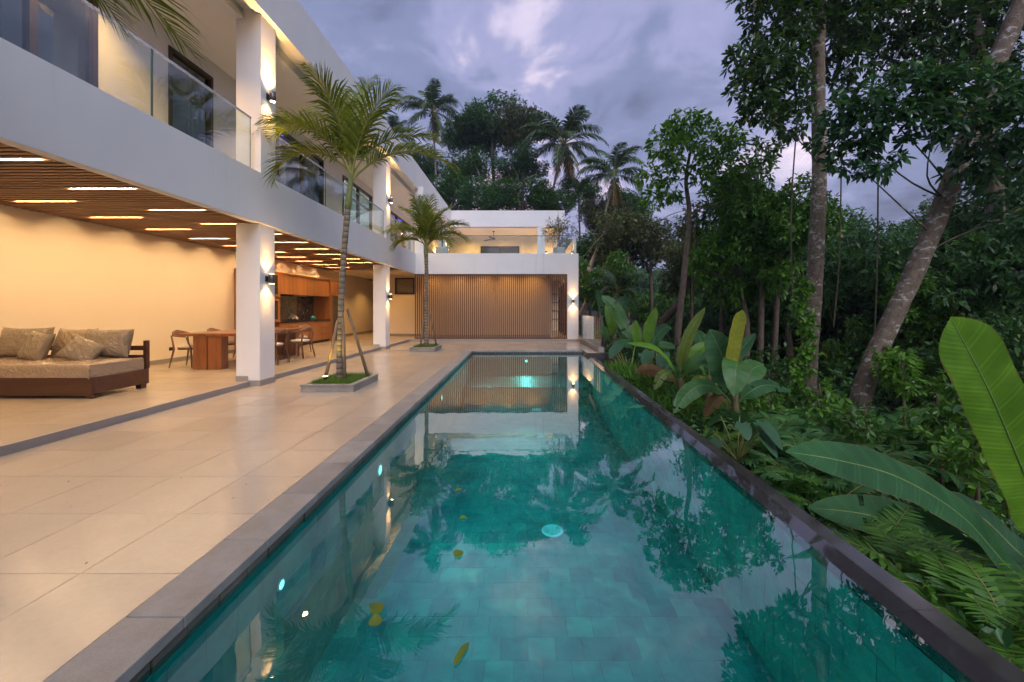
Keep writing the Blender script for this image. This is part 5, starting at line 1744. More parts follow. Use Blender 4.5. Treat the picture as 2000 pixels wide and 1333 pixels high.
mids = [
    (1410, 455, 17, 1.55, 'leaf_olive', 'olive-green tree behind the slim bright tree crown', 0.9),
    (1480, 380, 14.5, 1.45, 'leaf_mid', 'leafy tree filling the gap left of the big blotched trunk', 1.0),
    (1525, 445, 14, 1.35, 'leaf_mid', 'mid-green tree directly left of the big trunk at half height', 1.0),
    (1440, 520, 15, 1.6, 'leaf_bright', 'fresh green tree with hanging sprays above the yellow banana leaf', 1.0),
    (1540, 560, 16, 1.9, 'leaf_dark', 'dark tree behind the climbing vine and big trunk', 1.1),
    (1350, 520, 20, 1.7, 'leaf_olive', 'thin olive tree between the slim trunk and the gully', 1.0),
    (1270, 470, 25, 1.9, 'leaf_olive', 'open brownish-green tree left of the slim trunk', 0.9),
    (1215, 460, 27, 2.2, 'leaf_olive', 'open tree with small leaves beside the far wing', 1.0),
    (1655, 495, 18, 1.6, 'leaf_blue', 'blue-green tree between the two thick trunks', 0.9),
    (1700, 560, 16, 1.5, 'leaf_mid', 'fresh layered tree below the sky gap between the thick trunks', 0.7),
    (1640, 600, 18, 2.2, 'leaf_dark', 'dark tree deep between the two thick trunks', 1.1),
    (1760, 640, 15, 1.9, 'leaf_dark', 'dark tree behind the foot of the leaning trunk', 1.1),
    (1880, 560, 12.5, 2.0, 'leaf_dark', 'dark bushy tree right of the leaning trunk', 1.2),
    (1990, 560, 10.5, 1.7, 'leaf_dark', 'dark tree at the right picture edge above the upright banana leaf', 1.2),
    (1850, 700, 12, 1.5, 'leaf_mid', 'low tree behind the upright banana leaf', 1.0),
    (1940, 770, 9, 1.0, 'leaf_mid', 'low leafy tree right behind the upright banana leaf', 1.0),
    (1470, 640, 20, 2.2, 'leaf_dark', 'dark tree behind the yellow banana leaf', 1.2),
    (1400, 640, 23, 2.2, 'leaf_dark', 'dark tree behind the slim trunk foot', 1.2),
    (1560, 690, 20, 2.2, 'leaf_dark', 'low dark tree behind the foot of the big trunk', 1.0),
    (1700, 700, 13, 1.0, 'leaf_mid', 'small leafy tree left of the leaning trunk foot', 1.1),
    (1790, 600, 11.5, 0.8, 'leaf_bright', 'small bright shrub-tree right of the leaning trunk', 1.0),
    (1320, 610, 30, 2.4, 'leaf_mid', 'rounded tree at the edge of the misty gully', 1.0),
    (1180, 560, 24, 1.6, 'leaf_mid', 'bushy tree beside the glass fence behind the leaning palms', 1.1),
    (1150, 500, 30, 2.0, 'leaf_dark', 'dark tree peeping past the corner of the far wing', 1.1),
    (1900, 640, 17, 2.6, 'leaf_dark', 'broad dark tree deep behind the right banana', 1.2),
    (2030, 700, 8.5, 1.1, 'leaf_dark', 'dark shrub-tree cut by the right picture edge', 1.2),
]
for i, (px, py, Y, r, mt, lb, rz) in enumerate(mids):
    mid_tree(px, py, Y, r * 1.38, mt, lb, 300 + i, rz=rz)
fars = [
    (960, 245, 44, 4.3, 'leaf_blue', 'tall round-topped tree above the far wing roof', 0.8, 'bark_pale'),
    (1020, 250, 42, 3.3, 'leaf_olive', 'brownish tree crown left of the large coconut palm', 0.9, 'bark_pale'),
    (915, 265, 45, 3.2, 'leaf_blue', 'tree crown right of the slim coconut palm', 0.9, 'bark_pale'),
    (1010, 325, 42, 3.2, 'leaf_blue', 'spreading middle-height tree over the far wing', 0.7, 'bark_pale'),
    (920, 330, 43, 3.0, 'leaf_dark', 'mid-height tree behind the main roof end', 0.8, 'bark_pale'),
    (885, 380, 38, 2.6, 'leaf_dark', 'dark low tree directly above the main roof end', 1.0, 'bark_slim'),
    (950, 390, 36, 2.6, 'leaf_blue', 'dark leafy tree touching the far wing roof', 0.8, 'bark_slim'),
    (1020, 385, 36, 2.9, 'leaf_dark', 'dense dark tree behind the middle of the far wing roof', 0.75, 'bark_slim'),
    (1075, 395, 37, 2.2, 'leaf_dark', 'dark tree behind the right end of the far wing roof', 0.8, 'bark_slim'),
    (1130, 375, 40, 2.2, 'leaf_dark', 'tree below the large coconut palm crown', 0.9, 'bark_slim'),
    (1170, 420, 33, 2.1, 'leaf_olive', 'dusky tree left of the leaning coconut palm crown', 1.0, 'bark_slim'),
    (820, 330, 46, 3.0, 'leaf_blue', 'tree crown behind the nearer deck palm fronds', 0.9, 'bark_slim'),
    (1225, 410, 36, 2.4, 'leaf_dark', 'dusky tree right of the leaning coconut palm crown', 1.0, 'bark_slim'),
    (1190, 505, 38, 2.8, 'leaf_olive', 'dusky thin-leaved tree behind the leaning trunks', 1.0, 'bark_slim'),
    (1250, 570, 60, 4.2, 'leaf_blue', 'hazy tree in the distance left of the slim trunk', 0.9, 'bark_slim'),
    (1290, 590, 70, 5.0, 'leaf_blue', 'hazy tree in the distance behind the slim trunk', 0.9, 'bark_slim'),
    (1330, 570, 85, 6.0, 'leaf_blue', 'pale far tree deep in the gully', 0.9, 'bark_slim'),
    (1265, 605, 45, 2.6, 'leaf_mid', 'rounded shrub-tree in the gully mouth', 0.9, 'bark_slim'),
    (1560, 610, 42, 6.0, 'leaf_dark', 'far dark tree behind the jungle left of the leaning trunk', 1.0, 'bark_slim'),
    (1450, 570, 40, 5.0, 'leaf_dark', 'far dark tree behind the yellow banana leaf', 1.0, 'bark_slim'),
    (1700, 590, 36, 5.0, 'leaf_dark', 'far dark tree between the thick trunks', 1.0, 'bark_slim'),
    (1830, 590, 30, 4.6, 'leaf_dark', 'far dark tree behind the right banana', 1.0, 'bark_slim'),
    (1960, 580, 24, 4.4, 'leaf_dark', 'far dark tree at the right picture edge', 1.0, 'bark_slim'),
    (1400, 530, 34, 4.0, 'leaf_dark', 'far tree behind the olive-green tree', 1.0, 'bark_slim'),
    (1500, 500, 34, 4.4, 'leaf_dark', 'far tree seen between the fresh green tree and the big trunk', 1.0, 'bark_slim'),
    (1620, 500, 32, 4.2, 'leaf_dark', 'far tree just right of the big trunk', 1.0, 'bark_slim'),
    (1880, 470, 26, 4.0, 'leaf_dark', 'far tree right of the leaning trunk', 1.0, 'bark_slim'),
]
for i, (px, py, Y, r, mt, lb, rz, bk) in enumerate(fars):
    mid_tree(px, py, Y, r, mt, lb, 500 + i, far=True, rz=rz, bark=bk, group='trees behind the house and gully', name='tree', trad=0.05 * r)
# bare leaning trunks past the wing corner
for i, (a, bb, c, lb) in enumerate([((1112, 640), (1150, 530), (1196, 425), 'pale leaning trunk just past the wing corner'),
                                    ((1122, 640), (1165, 545), (1215, 470), 'thin pale leaning trunk right of the thicker one')]):
    Y = 27 + i
    p0 = at(*a, Y)
    tree('jungle_tree', lb, [gpt(p0.x - 0.5, Y), p0, at(*bb, Y), at(*c, Y)], [0.24, 0.2, 0.17, 0.12] if i == 0 else [0.14, 0.12, 0.1, 0.07],
         [C(c[0] + 5, c[1] - 20, Y, 26), C(c[0] + 25, c[1] - 5, Y, 20), C(c[0] - 20, c[1] - 10, Y, 18)], 0.2, 'leaf_olive', 'bark_pale', 600 + i, 30, 6)
# distant wooded hillside
rs = np.random.default_rng(77)
n = 5200
ang = rs.uniform(R(-12), R(62), n); dist = rs.uniform(95, 260, n)
hx, hy = dist * np.sin(ang), dist * np.cos(ang)
hp_ = np.stack([hx, hy, ground_z(hx, hy) + rs.uniform(0.5, 5.0, n)], 1)
V, F = leaves(hp_, unit(rs.normal(size=(n, 3)) + UP), 2.6, rs, 10, 0.6, 0.2, six=False)
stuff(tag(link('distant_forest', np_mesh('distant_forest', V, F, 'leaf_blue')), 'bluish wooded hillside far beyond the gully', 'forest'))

# ---------------------------------------------------------------- bananas
def banana_leaf(path, W, mat, parent, up=(0, -0.4, 1), fold=0.25, seed=0, tears=0, name='leaf', asym=1.0, tipblunt=0.5, start=0.18, roll=0.0):
    """path from the stem to the tip, W half width in metres"""
    P = bez(path, 12)
    n = len(P); mcols = 10
    rs = random.Random(seed)
    upv = Vector(up)
    rows = []
    tear_at = sorted(rs.uniform(0.3, 0.95) for _ in range(tears))
    for i, p in enumerate(P):
        t = (P[min(i + 1, n - 1)] - P[max(i - 1, 0)]).normalized()
        s = t.cross(upv)
        s = s.normalized() if s.length > 1e-4 else Vector((1, 0, 0))
        if roll: s = Quaternion(t, roll * i / n) @ s
        nn = s.cross(t).normalized()
        u = i / (n - 1)
        if u < start: w = W * 0.02
        else:
            q = (u - start) / (1 - start)
            w = W * min(1.0, (q / 0.16) ** 0.55 if q > 0 else 0.02) * (1 - max(0, (q - tipblunt) / (1 - tipblunt)) ** 2.4)
            w = max(w, 0.012)
        row = []
        for j in range(mcols + 1):
            v = -1 + 2 * j / mcols
            ww = w * (asym if v > 0 else 1.0)
            wave = 0.035 * W * math.sin(u * 34 + (3 if v > 0 else 0)) * abs(v) ** 2 + 0.05 * W * math.sin(u * 11 + seed) * abs(v) ** 2
            row.append(p + s * (v * ww) + nn * (fold * abs(v) * ww - 0.35 * fold * v * v * ww * 1.5 + wave))
        rows.append([tuple(r) for r in row])
    mb = MB(); mb.grid(rows, uv=True)
    if tears:
        keep = []
        for f in mb.f:
            i = f[0] // (mcols + 1); j = f[0] % (mcols + 1)
            u = i / (n - 1)
            if any(abs(u - ta) < 0.5 / (n - 1) and (j >= mcols * 0.68 if k % 2 else j < mcols * 0.32) for k, ta in enumerate(tear_at)): continue
            keep.append(f)
        mb.f = keep
    o = mb.build(name, mat, parent, True)
    m = MB(); m.tube([q - Vector((0, 0, 0.006)) for q in P], [0.020 * (W / 0.3) * (1 - 0.85 * i / n) for i in range(n)], 6)
    m.build('midrib', 'rib' if mat != 'deadleaf' else 'deadleaf', o, True)
    return o
def banana(label, base, top, r, specs, seed, group='banana plants'):
    base = Vector(base); top = Vector(top)
    t = thing('banana_plant', label, 'banana plant', base, 0, group)
    m = MB(); random.seed(seed)
    m.tube(bez([(0, 0, -0.1), (top - base) * 0.5 + Vector((0.03, 0, 0)), top - base], 6), list(np.linspace(r * 1.2, r * 0.6, 13)), 12, wob=0.05)
    m.build('stem', 'bananastem', t, True)
    for k, sp in enumerate(specs):
        pts, W, mt = sp[0], sp[1], sp[2]
        kw = dict(sp[3]) if len(sp) > 3 else {}
        kw.setdefault('seed', seed * 10 + k)
        banana_leaf([Vector(p) - base for p in pts], W, mt, t, **kw)
    return t
Y = 3.6
banana('giant banana plant at the right edge with a tall bright upright leaf', gpt(5.05, 3.7), at(2090, 1090, 3.75), 0.12, [
    ([at(2085, 1130, 3.75), at(2035, 1010, 3.65), at(1990, 900, 3.55), at(1930, 760, 3.5), at(1856, 620, 3.5)], 0.25, 'banana_lime', {'up': (-0.25, -1, 0.15), 'fold': 0.18, 'start': 0.12, 'tipblunt': 0.82}),
    ([at(2085, 1150, 3.75), at(1985, 1120, 3.6), at(1880, 1010, 3.4), at(1760, 935, 3.2), at(1640, 900, 3.05), at(1535, 883, 2.95)], 0.20, 'banana_dark', {'up': (0.05, -1.0, 0.85), 'fold': 0.30, 'start': 0.14, 'asym': 0.8, 'tipblunt': 0.6}),
    ([at(2085, 1160, 3.8), at(1990, 1080, 4.1), at(1900, 1000, 4.3), at(1800, 985, 4.4)], 0.24, 'banana_dark', {'up': (0, -0.6, 1), 'fold': -0.2}),
    ([at(2080, 1190, 3.8), at(1950, 1130, 4.2), at(1800, 1040, 4.4), at(1690, 1005, 4.5), at(1580, 992, 4.5)], 0.23, 'banana_dark', {'up': (0, -1.0, 0.6), 'fold': 0.2, 'tears': 3}),
    ([at(1960, 1140, 4.3), at(1850, 1060, 4.5), at(1760, 1040, 4.6), at(1700, 1110, 4.6)], 0.24, 'banana', {'up': (0, -1, 0.3), 'fold': -0.15, 'tears': 2}),
    ([at(2090, 1100, 3.8), at(2080, 900, 4.0), at(2060, 760, 4.2), at(2010, 690, 4.4)], 0.28, 'banana_dark', {'up': (0, -1, 0.2), 'tears': 3}),
], 1)
Y = 8.0
banana('banana plant with one upright yellow leaf and a broad green leaf hanging towards the camera', gpt(4.25, 8.0), at(1433, 765, 8), 0.10, [
    ([at(1433, 780, 8), at(1428, 720, 8), at(1436, 660, 8), at(1451, 606, 8)], 0.17, 'banana_yellow', {'up': (0.3, -1, 0.1), 'fold': 0.15, 'start': 0.2, 'tipblunt': 0.75}),
    ([at(1431, 780, 8), at(1422, 735, 8.2), at(1408, 690, 8.3), at(1386, 644, 8.4)], 0.33, 'banana_dark', {'up': (-0.2, -1, 0.2), 'fold': 0.2, 'start': 0.15}),
    ([at(1433, 785, 8), at(1437, 735, 7.9), at(1440, 708, 7.6), at(1437, 722, 7.25), at(1434, 775, 7.1)], 0.24, 'banana', {'up': (0, -0.4, 1), 'fold': 0.15, 'start': 0.34}),
    ([at(1430, 790, 8), at(1405, 762, 7.9), at(1372, 752, 7.8), at(1342, 770, 7.7), at(1316, 808, 7.6)], 0.19, 'banana', {'up': (0, -0.7, 1), 'fold': -0.2, 'start': 0.2, 'tears': 2}),
    ([at(1436, 790, 8), at(1465, 765, 7.9), at(1500, 752, 7.9), at(1545, 765, 7.9)], 0.17, 'banana_dark', {'up': (0, -0.7, 1), 'fold': -0.15, 'tears': 3}),
    ([at(1436, 785, 8), at(1455, 745, 8.2), at(1470, 722, 8.4), at(1492, 712, 8.6)], 0.24, 'banana', {'up': (0, -0.8, 0.8), 'fold': 0.15, 'start': 0.25}),
    ([at(1432, 800, 8), at(1410, 775, 7.8), at(1390, 790, 7.7), at(1375, 815, 7.7)], 0.12, 'deadleaf', {'up': (0, -0.7, 1), 'fold': -0.4, 'tears': 4}),
], 2)
banana('banana plant with a furled upright leaf and drooping brown leaf beside the lip', gpt(3.62, 8.9), at(1328, 740, 9), 0.11, [
    ([at(1328, 745, 9), at(1332, 700, 9), at(1348, 650, 9), at(1377, 601, 9)], 0.12, 'banana_olive', {'up': (-0.4, -1, 0.1), 'fold': 0.7, 'start': 0.18}),
    ([at(1330, 745, 9), at(1345, 705, 9), at(1362, 685, 9), at(1388, 668, 9.1)], 0.14, 'banana_lime', {'up': (0, -0.8, 0.8), 'fold': 0.4}),
    ([at(1326, 745, 9), at(1305, 705, 8.9), at(1275, 680, 8.8), at(1224, 670, 8.8)], 0.14, 'banana_lime', {'up': (0, -0.5, 1), 'fold': 0.2}),
    ([at(1326, 750, 9), at(1308, 730, 8.8), at(1292, 735, 8.7), at(1278, 762, 8.6)], 0.11, 'banana_olive', {'up': (0, -0.8, 0.7), 'fold': -0.4, 'tears': 4}),
    ([at(1330, 745, 9), at(1350, 715, 8.8), at(1370, 702, 8.7), at(1388, 712, 8.6)], 0.17, 'banana', {'up': (0, -0.7, 1), 'fold': 0.1}),
    ([at(1325, 755, 9), at(1305, 735, 9.4), at(1275, 722, 9.6), at(1240, 726, 9.8)], 0.15, 'deadleaf', {'up': (0, -1, 0.6), 'fold': -0.5, 'tears': 5}),
], 3)
banana('small banana plant between the furled-leaf one and the yellow-leaf one', gpt(4.6, 10.0), at(1385, 735, 10), 0.09, [
    ([at(1385, 740, 10), at(1383, 705, 10), at(1372, 670, 10), at(1358, 645, 10)], 0.20, 'banana_dark', {'up': (0, -1, 0.2)}),
    ([at(1385, 745, 10), at(1370, 720, 9.9), at(1355, 710, 9.8), at(1338, 716, 9.7)], 0.20, 'banana', {'up': (0, -0.7, 1)}),
    ([at(1386, 745, 10), at(1405, 715, 10), at(1440, 690, 10.2), at(1475, 652, 10.4)], 0.20, 'banana_dark', {'up': (0, -0.7, 1)}),
    ([at(1385, 750, 10), at(1375, 735, 9.8), at(1362, 742, 9.7), at(1352, 765, 9.6)], 0.11, 'banana_olive', {'up': (0, -0.7, 1), 'fold': -0.3}),
], 4)
banana('banana clump with pointed upright leaves behind the glass fence', gpt(4.35, 14.0), at(1262, 690, 14), 0.12, [
    ([at(1262, 700, 14), at(1266, 660, 14), at(1272, 630, 14), at(1282, 602, 14)], 0.18, 'banana_lime', {'up': (0, -1, 0.1), 'start': 0.25}),
    ([at(1262, 700, 14), at(1264, 665, 13.8), at(1265, 640, 13.8), at(1264, 628, 13.8)], 0.16, 'banana_lime', {'up': (0, -1, 0.1), 'start': 0.25}),
    ([at(1258, 700, 14), at(1246, 670, 13.8), at(1242, 648, 13.8), at(1241, 626, 13.8)], 0.16, 'banana_lime', {'up': (0, -1, 0.1), 'fold': 0.5}),
    ([at(1258, 705, 14), at(1240, 680, 13.6), at(1220, 672, 13.5), at(1198, 676, 13.4)], 0.26, 'banana_dark', {'up': (0, -0.6, 1)}),
    ([at(1262, 705, 14), at(1282, 680, 13.6), at(1300, 676, 13.4), at(1318, 682, 13.2)], 0.26, 'banana', {'up': (0, -0.6, 1)}),
    ([at(1264, 700, 14), at(1280, 660, 14.3), at(1300, 640, 14.5), at(1312, 642, 14.6)], 0.22, 'banana_dark', {'up': (0, -0.6, 1)}),
    ([at(1256, 705, 14), at(1235, 700, 13.4), at(1228, 706, 13.2), at(1226, 722, 13.1)], 0.26, 'banana_dark', {'up': (0, -0.8, 0.6)}),
    ([at(1258, 705, 14), at(1222, 640, 14.5), at(1200, 600, 14.6), at(1175, 578, 14.7)], 0.24, 'banana', {'up': (0, -0.8, 0.4), 'tears': 4}),
], 5)
banana('tall blue-green banana plant left of the low palm, close to the glass fence', gpt(3.9, 17.0), at(1200, 660, 17), 0.12, [
    ([at(1200, 670, 17), at(1190, 630, 17), at(1180, 600, 17), at(1164, 566, 17)], 0.26, 'banana_dark', {'up': (0, -1, 0.2), 'tears': 3}),
    ([at(1200, 670, 17), at(1206, 620, 17.2), at(1218, 590, 17.3), at(1236, 600, 17.4)], 0.28, 'banana_dark', {'up': (0, -0.8, 0.4)}),
    ([at(1200, 675, 17), at(1180, 650, 16.6), at(1168, 650, 16.5), at(1160, 668, 16.4)], 0.28, 'banana', {'up': (0, -0.8, 0.6)}),
    ([at(1202, 675, 17), at(1222, 650, 16.8), at(1240, 645, 16.7), at(1256, 660, 16.6)], 0.26, 'banana', {'up': (0, -0.8, 0.6)}),
    ([at(1200, 670, 17), at(1196, 640, 16.8), at(1190, 616, 16.8), at(1186, 590, 16.9)], 0.2, 'banana_lime', {'up': (0, -1, 0.2)}),
], 6)
# dead leaf lying on the grass
o = banana_leaf([at(1306, 737, 9.8), at(1285, 726, 9.9), at(1262, 722, 10), at(1244, 728, 10.1)], 0.16, 'deadleaf', None, up=(0, -1, 0.5), fold=-0.5, tears=5, name='dead_banana_leaf', seed=9)
tag(o, 'orange-brown dead banana leaf hanging over the grass by the overflow lip', 'leaf')
# taro clump
def taro(label, base, n, seed, size, group='broad-leaved clumps'):
    rs = random.Random(seed); base = Vector(base)
    t = thing('taro_plant', label, 'plant', base, 0, group)
    for k in range(n):
        a = k * 2.4 + rs.uniform(-0.4, 0.4); h = rs.uniform(0.5, 1.1) * size * 2; d = rs.uniform(0.4, 1.0) * size * 1.6
        tip = Vector((math.cos(a) * d, math.sin(a) * d, h))
        P = []
        L_ = size * rs.uniform(0.8, 1.2)
        fw = Vector((math.cos(a), math.sin(a), -0.55 - rs.uniform(0, 0.7))).normalized()
        sd_ = fw.cross(Vector((0, 0, 1))).normalized(); nn = sd_.cross(fw)
        for i in range(9):
            u = i / 8; row = []
            w = L_ * 0.42 * (math.sin(math.pi * (0.12 + 0.88 * u) ** 0.8) ** 0.75 if u < 1 else 0)
            for j in range(7):
                v = -1 + j / 3
                row.append(tuple(tip + fw * (L_ * (u - 0.18 * (1 - u) + (-0.12 * abs(v) * (1 - u)))) + sd_ * (v * w) + nn * (0.10 * abs(v) * w + 0.03 * math.sin(u * 9 + v * 3) * w - 0.12 * L_ * u * u)))
            P.append(row)
        m = MB(); m.grid(P, uv=True); o = m.build('leaf', 'taro', t, True)
        m = MB(); m.tube(bez([(0, 0, 0), tip * 0.6 + Vector((0, 0, 0.12 * size)), tip], 4), list(np.linspace(0.022, 0.010, 9) * size * 2), 6); m.build('stalk', 'stalk', o, True)
    return t
taro('clump of big blue-green heart-shaped leaves at the far pool corner', gpt(3.35, 12.6), 10, 1, 0.50)
taro('clump of heart-shaped leaves in front of the low palm trunk', gpt(3.9, 11.6), 8, 2, 0.42)
taro('broad-leaved shrub with pointed leaves leaning over the stone lip', at(1440, 900, 6.3), 12, 3, 0.30)
taro('dark heart-shaped leaves behind the dead banana leaf', gpt(4.3, 11.8), 8, 4, 0.40)
taro('broad leaves low beside the big trunk', gpt(5.6, 8.6), 8, 5, 0.28)
taro('dark broad leaves beneath the giant banana leaf', gpt(3.7, 4.4), 9, 6, 0.26)

# ---------------------------------------------------------------- ferns
fern_vars = [frond_mesh('frond', 0.85, 62, 85, 30, 0.17, 'fern', 700 + i, 0.030, 0.12, 78, 55, 0.02, 0.15, 0.006, side_bend=0.15 * (i - 1), base_frac=0.75) for i in range(3)]
fern_varsb = [frond_mesh('frond', 0.95, 58, 80, 17, 0.24, 'fernblue', 720 + i, 0.060, 0.15, 72, 50, 0.02, 0.25, 0.007, side_bend=0.15 * (i - 1), base_frac=0.7) for i in range(3)]
def fern(label, base, seed, sc=1.0, n=10, cool=False):
    rs = random.Random(seed)
    t = thing('fern', label, 'fern', base, 0, 'ferns along the pool edge')
    vs_ = fern_varsb if cool else fern_vars
    for k in range(n):
        link('frond', vs_[k % 3], t, (0, 0, 0), (R(rs.uniform(-12, 12)), R(rs.uniform(-18, 14)), k * 2.4 + rs.uniform(-0.3, 0.3)), sc * rs.uniform(0.75, 1.15))
    return t
ferns = [(at(1840, 1180, 3.5), 1.0, 0, 'bright fern below the big dark banana leaf'), (at(1900, 1230, 3.1), 0.95, 0, 'bright fern beside the stone lip, second from the corner'),
         (at(1990, 1330, 2.9), 1.0, 0, 'bright fern in the bottom corner of the picture'), (at(1700, 1075, 4.2), 0.8, 0, 'fern under the torn banana leaf next to the lip'),
         (at(1590, 870, 7.4), 1.1, 1, 'large cool-green fern at the foot of the big trunk'), (at(1655, 840, 7.6), 1.2, 1, 'feathery plant before the leaning trunk foot'),
         (at(1560, 930, 6.2), 1.0, 1, 'cool-green fern above the tip of the dark banana leaf'), (at(1500, 850, 7.6), 0.9, 1, 'fern right of the yellow-leaf banana foot'),
         (at(1640, 900, 6.4), 1.1, 1, 'fern with broad leaflets above the middle of the dark banana leaf'), (at(1385, 850, 7.4), 0.7, 0, 'small bright fern beside the lip left of the broad-leaved shrub'),
         (at(1510, 960, 5.6), 0.7, 0, 'small fern beside the lip before the dark banana leaf'), (at(1730, 800, 8.4), 1.0, 1, 'fern right behind the leaning trunk foot'),
         (at(1960, 1180, 3.6), 1.0, 0, 'tall fern in front of the giant banana stem'), (at(1780, 880, 7.0), 1.0, 1, 'dim fern above the root of the dark banana leaf'),
         (at(1620, 960, 5.4), 0.8, 1, 'dim fern hidden under the dark banana leaf')]
for i, (p, s, c, lb) in enumerate(ferns):
    g = gpt(p.x, p.y)
    fern(lb, g + Vector((0, 0, 0.02)), 60 + i, s * 1.25 + max(0, p.z - g.z - 0.2) * 0.8, 13, bool(c))

# thin saplings in the shade behind the giant banana
saps = [(1760, 740, 8.0, 0.55, 'leaf_bright', 'thin-stemmed sapling with bright leaves right of the leaning trunk foot'),
        (1690, 850, 7.0, 0.45, 'leaf_mid', 'low sapling in front of the leaning trunk foot'),
        (1830, 830, 6.4, 0.50, 'leaf_mid', 'sapling between the upright and the dark banana leaves'),
        (1900, 900, 5.4, 0.40, 'leaf_bright', 'small bright sapling behind the upright banana leaf'),
        (1960, 820, 6.0, 0.55, 'leaf_dark', 'dim sapling at the right edge behind the upright banana leaf'),
        (1600, 790, 8.6, 0.45, 'leaf_bright', 'leafy sapling right of the big trunk foot'),
        (1500, 800, 8.8, 0.40, 'leaf_bright', 'leafy sapling between the yellow-leaf banana and the big trunk'),
        (1860, 730, 9.0, 0.70, 'leaf_bright', 'taller sapling with sunny leaves left of the upright banana leaf tip')]
for i, (px, py, Y, r, mt, lb) in enumerate(saps):
    c = at(px, py, Y); rs_ = random.Random(i)
    cl = [((c.x + rs_.uniform(-1, 1) * r * 0.7, c.y + rs_.uniform(-1, 1) * r * 0.6, c.z + rs_.uniform(-0.8, 0.8) * r), r * rs_.uniform(0.35, 0.6)) for _ in range(7)]
    tree('sapling', lb, [gpt(c.x + 0.1, c.y), (c.x + 0.05, c.y, c.z - 0.4 * r), (c.x, c.y, c.z + r)], [0.030, 0.022, 0.012], cl, 0.13, mt, 'bark_slim', 950 + i, 260, 6, group='saplings under the jungle trees')
# ---------------------------------------------------------------- undergrowth
def scatter(n, xr, yr, seed, hmax, skip=None):
    rs = np.random.default_rng(seed)
    x = rs.uniform(*xr, n); y = rs.uniform(*yr, n)
    lim = np.where(y > 12.2, 2.75, 2.12 + 0.016 * y)
    k = x > lim + 0.15
    x, y = x[k], y[k]
    mound = 0.5 + 0.5 * np.sin(x * 2.3 + 1) * np.cos(y * 1.9)
    edge = smooth(0.1, 1.2, x - (2.12 + 0.016 * y))
    h = rs.uniform(0.02, 1, len(x)) * hmax * (0.30 + 0.7 * mound) * (0.25 + 0.75 * edge)
    return np.stack([x, y, ground_z(x, y) + h], 1), rs
for k, (n, hm, lf, wr, mt, lb) in enumerate(((5200, 0.42, 0.075, 0.5, 'leaf_mid', 'low small-leaved green plants covering the slope beside the pool'),
        (2600, 0.60, 0.12, 0.42, 'leaf_blue', 'bluish medium-leaved plants mixed into the slope beside the pool'),
        (2600, 0.75, 0.055, 0.6, 'leaf_bright', 'fine bright leaflets sprinkled over the slope beside the pool'))):
    p, rs = scatter(n, (2.2, 9), (1.0, 13), 81 + k * 7, hm)
    V, F = leaves(p, unit(rs.normal(size=p.shape) + UP), lf, rs, 7, wr, 0.15)
    stuff(tag(link('undergrowth', np_mesh('undergrowth', V, F, mt)), lb, 'undergrowth'))
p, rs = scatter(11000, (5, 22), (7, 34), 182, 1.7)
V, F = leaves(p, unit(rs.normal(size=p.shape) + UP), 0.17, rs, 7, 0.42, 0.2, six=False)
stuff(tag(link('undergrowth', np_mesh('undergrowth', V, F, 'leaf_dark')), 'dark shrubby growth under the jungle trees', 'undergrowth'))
p, rs = scatter(900, (2.2, 5.0), (8.5, 13), 183, 0.4)
V, F = leaves(p, unit(rs.normal(size=p.shape) * 0.5 + UP), 0.30, rs, 6, 0.09, -0.2, 0.6, 0.2)
stuff(tag(link('tall_grass', np_mesh('tall_grass', V, F, 'fern')), 'arching long grass around the banana plants', 'grass'))
# mown grass strip along the overflow wall
rs = np.random.default_rng(84); n = 52000
y = rs.uniform(8.0, 15.5, n); x = rs.uniform(2.1, 3.6, n)
x = np.where(y > 12.3, x + 0.6, x)
p = np.stack([x, y, ground_z(x, y) - 0.005], 1)
a = rs.uniform(0, 2 * np.pi, n); hh = rs.uniform(0.03, 0.085, n); wd = 0.005
tip = p + np.stack([np.cos(a) * hh * 0.6, np.sin(a) * hh * 0.6, hh], 1)
sd_ = np.stack([-np.sin(a) * wd, np.cos(a) * wd, np.zeros(n)], 1)
V = np.stack([p - sd_, p + sd_, tip], 1).reshape(-1, 3)
stuff(tag(link('grass', np_mesh('grass', V, np.arange(3 * n).reshape(-1, 3), 'grass')), 'short green grass below the overflow wall', 'grass'))
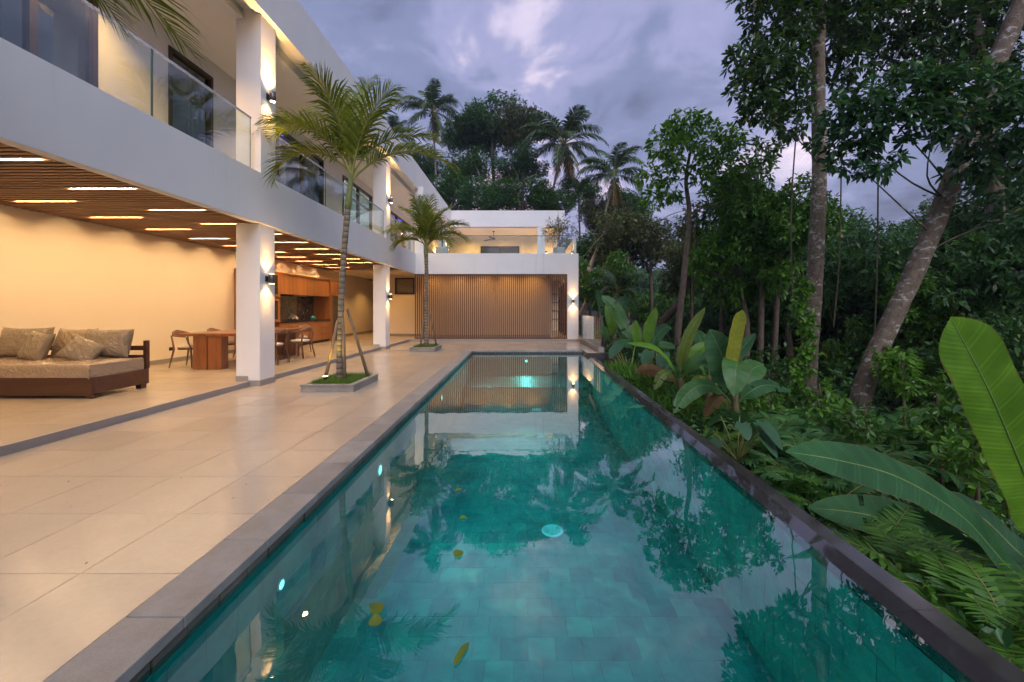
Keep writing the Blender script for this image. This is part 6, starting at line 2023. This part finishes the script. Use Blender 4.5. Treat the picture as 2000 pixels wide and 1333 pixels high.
# climbing vine on the big trunk
vp = [at(1575 - 12 * math.sin(k * 0.7) - 14 * (k / 16), 560 + k * 16, 9.55) for k in range(17)]
rsn = np.random.default_rng(91)
pts = np.repeat(np.array([tuple(v) for v in vp]), 20, 0) + rsn.normal(size=(340, 3)) * np.array([0.10, 0.06, 0.10])
vt = thing('climbing_vine', 'bright leafy vine climbing beside the big blotched trunk', 'vine', vp[-1])
V, F = leaves(pts - np.array(vt.location), unit(rsn.normal(size=pts.shape) + np.array([-0.2, -0.8, 0])), 0.12, rsn, 4, 0.65, 0.5)
link('leaves', np_mesh('leaves', V, F, 'leaf_bright'), vt)
m = MB(); m.tube([v - Vector(vt.location) for v in vp], 0.012, 6); m.build('stem', 'vine', vt, True)
# hanging lianas
lian = [((1716, 230), (1712, 560), (1698, 810), 9.3, 'thin liana hanging between the two thick trunks'), ((1645, 180), (1640, 480), (1628, 640), 10.6, 'liana hanging right of the big blotched trunk'),
        ((1562, 180), (1545, 420), (1552, 640), 10.3, 'liana hanging left of the big blotched trunk')]
for i, (a, bb, c, Y, lb) in enumerate(lian):
    m = MB(); m.tube(bez([at(*a, Y), at(*bb, Y), at(*c, Y)], 8), 0.018, 6)
    tag(m.build('liana', 'vine', None, True), lb, 'liana', 'lianas')
# leaves of the potted bushes
for t, sd_, cl in ((POT1, 1, [((0, 0, 1.25), 0.42), ((0.3, 0, 1.5), 0.35), ((-0.35, 0, 1.45), 0.35), ((0, 0.2, 1.75), 0.3)]),
                   (POT2, 2, [((0, 0, 1.2), 0.5), ((0.45, 0, 1.35), 0.42), ((-0.45, 0, 1.3), 0.42), ((0.2, 0, 1.75), 0.35), ((-0.3, 0.1, 1.7), 0.3)])):
    link('leaves', crown_mesh('leaves', cl, 0.11, 'leaf_olive', 800 + sd_, 330, 5, True, wr=0.2), t)

# ================================================================== HAZE in the damp evening air
hm = bpy.data.materials.new('evening_haze'); hm.use_nodes = True
nt = hm.node_tree; nt.nodes.clear()
ho = nt.nodes.new('ShaderNodeOutputMaterial'); pv = nt.nodes.new('ShaderNodeVolumePrincipled')
pv.inputs['Color'].default_value = (0.72, 0.80, 0.95, 1)
pv.inputs['Density'].default_value = 0.0008
pv.inputs['Anisotropy'].default_value = 0.2
nt.links.new(pv.outputs[0], ho.inputs['Volume'])
m = MB(); m.box(-270, 430, -130, 490, -12, 48)
hz = m.build('haze', None)
hz.data.materials.append(hm)
stuff(hz)
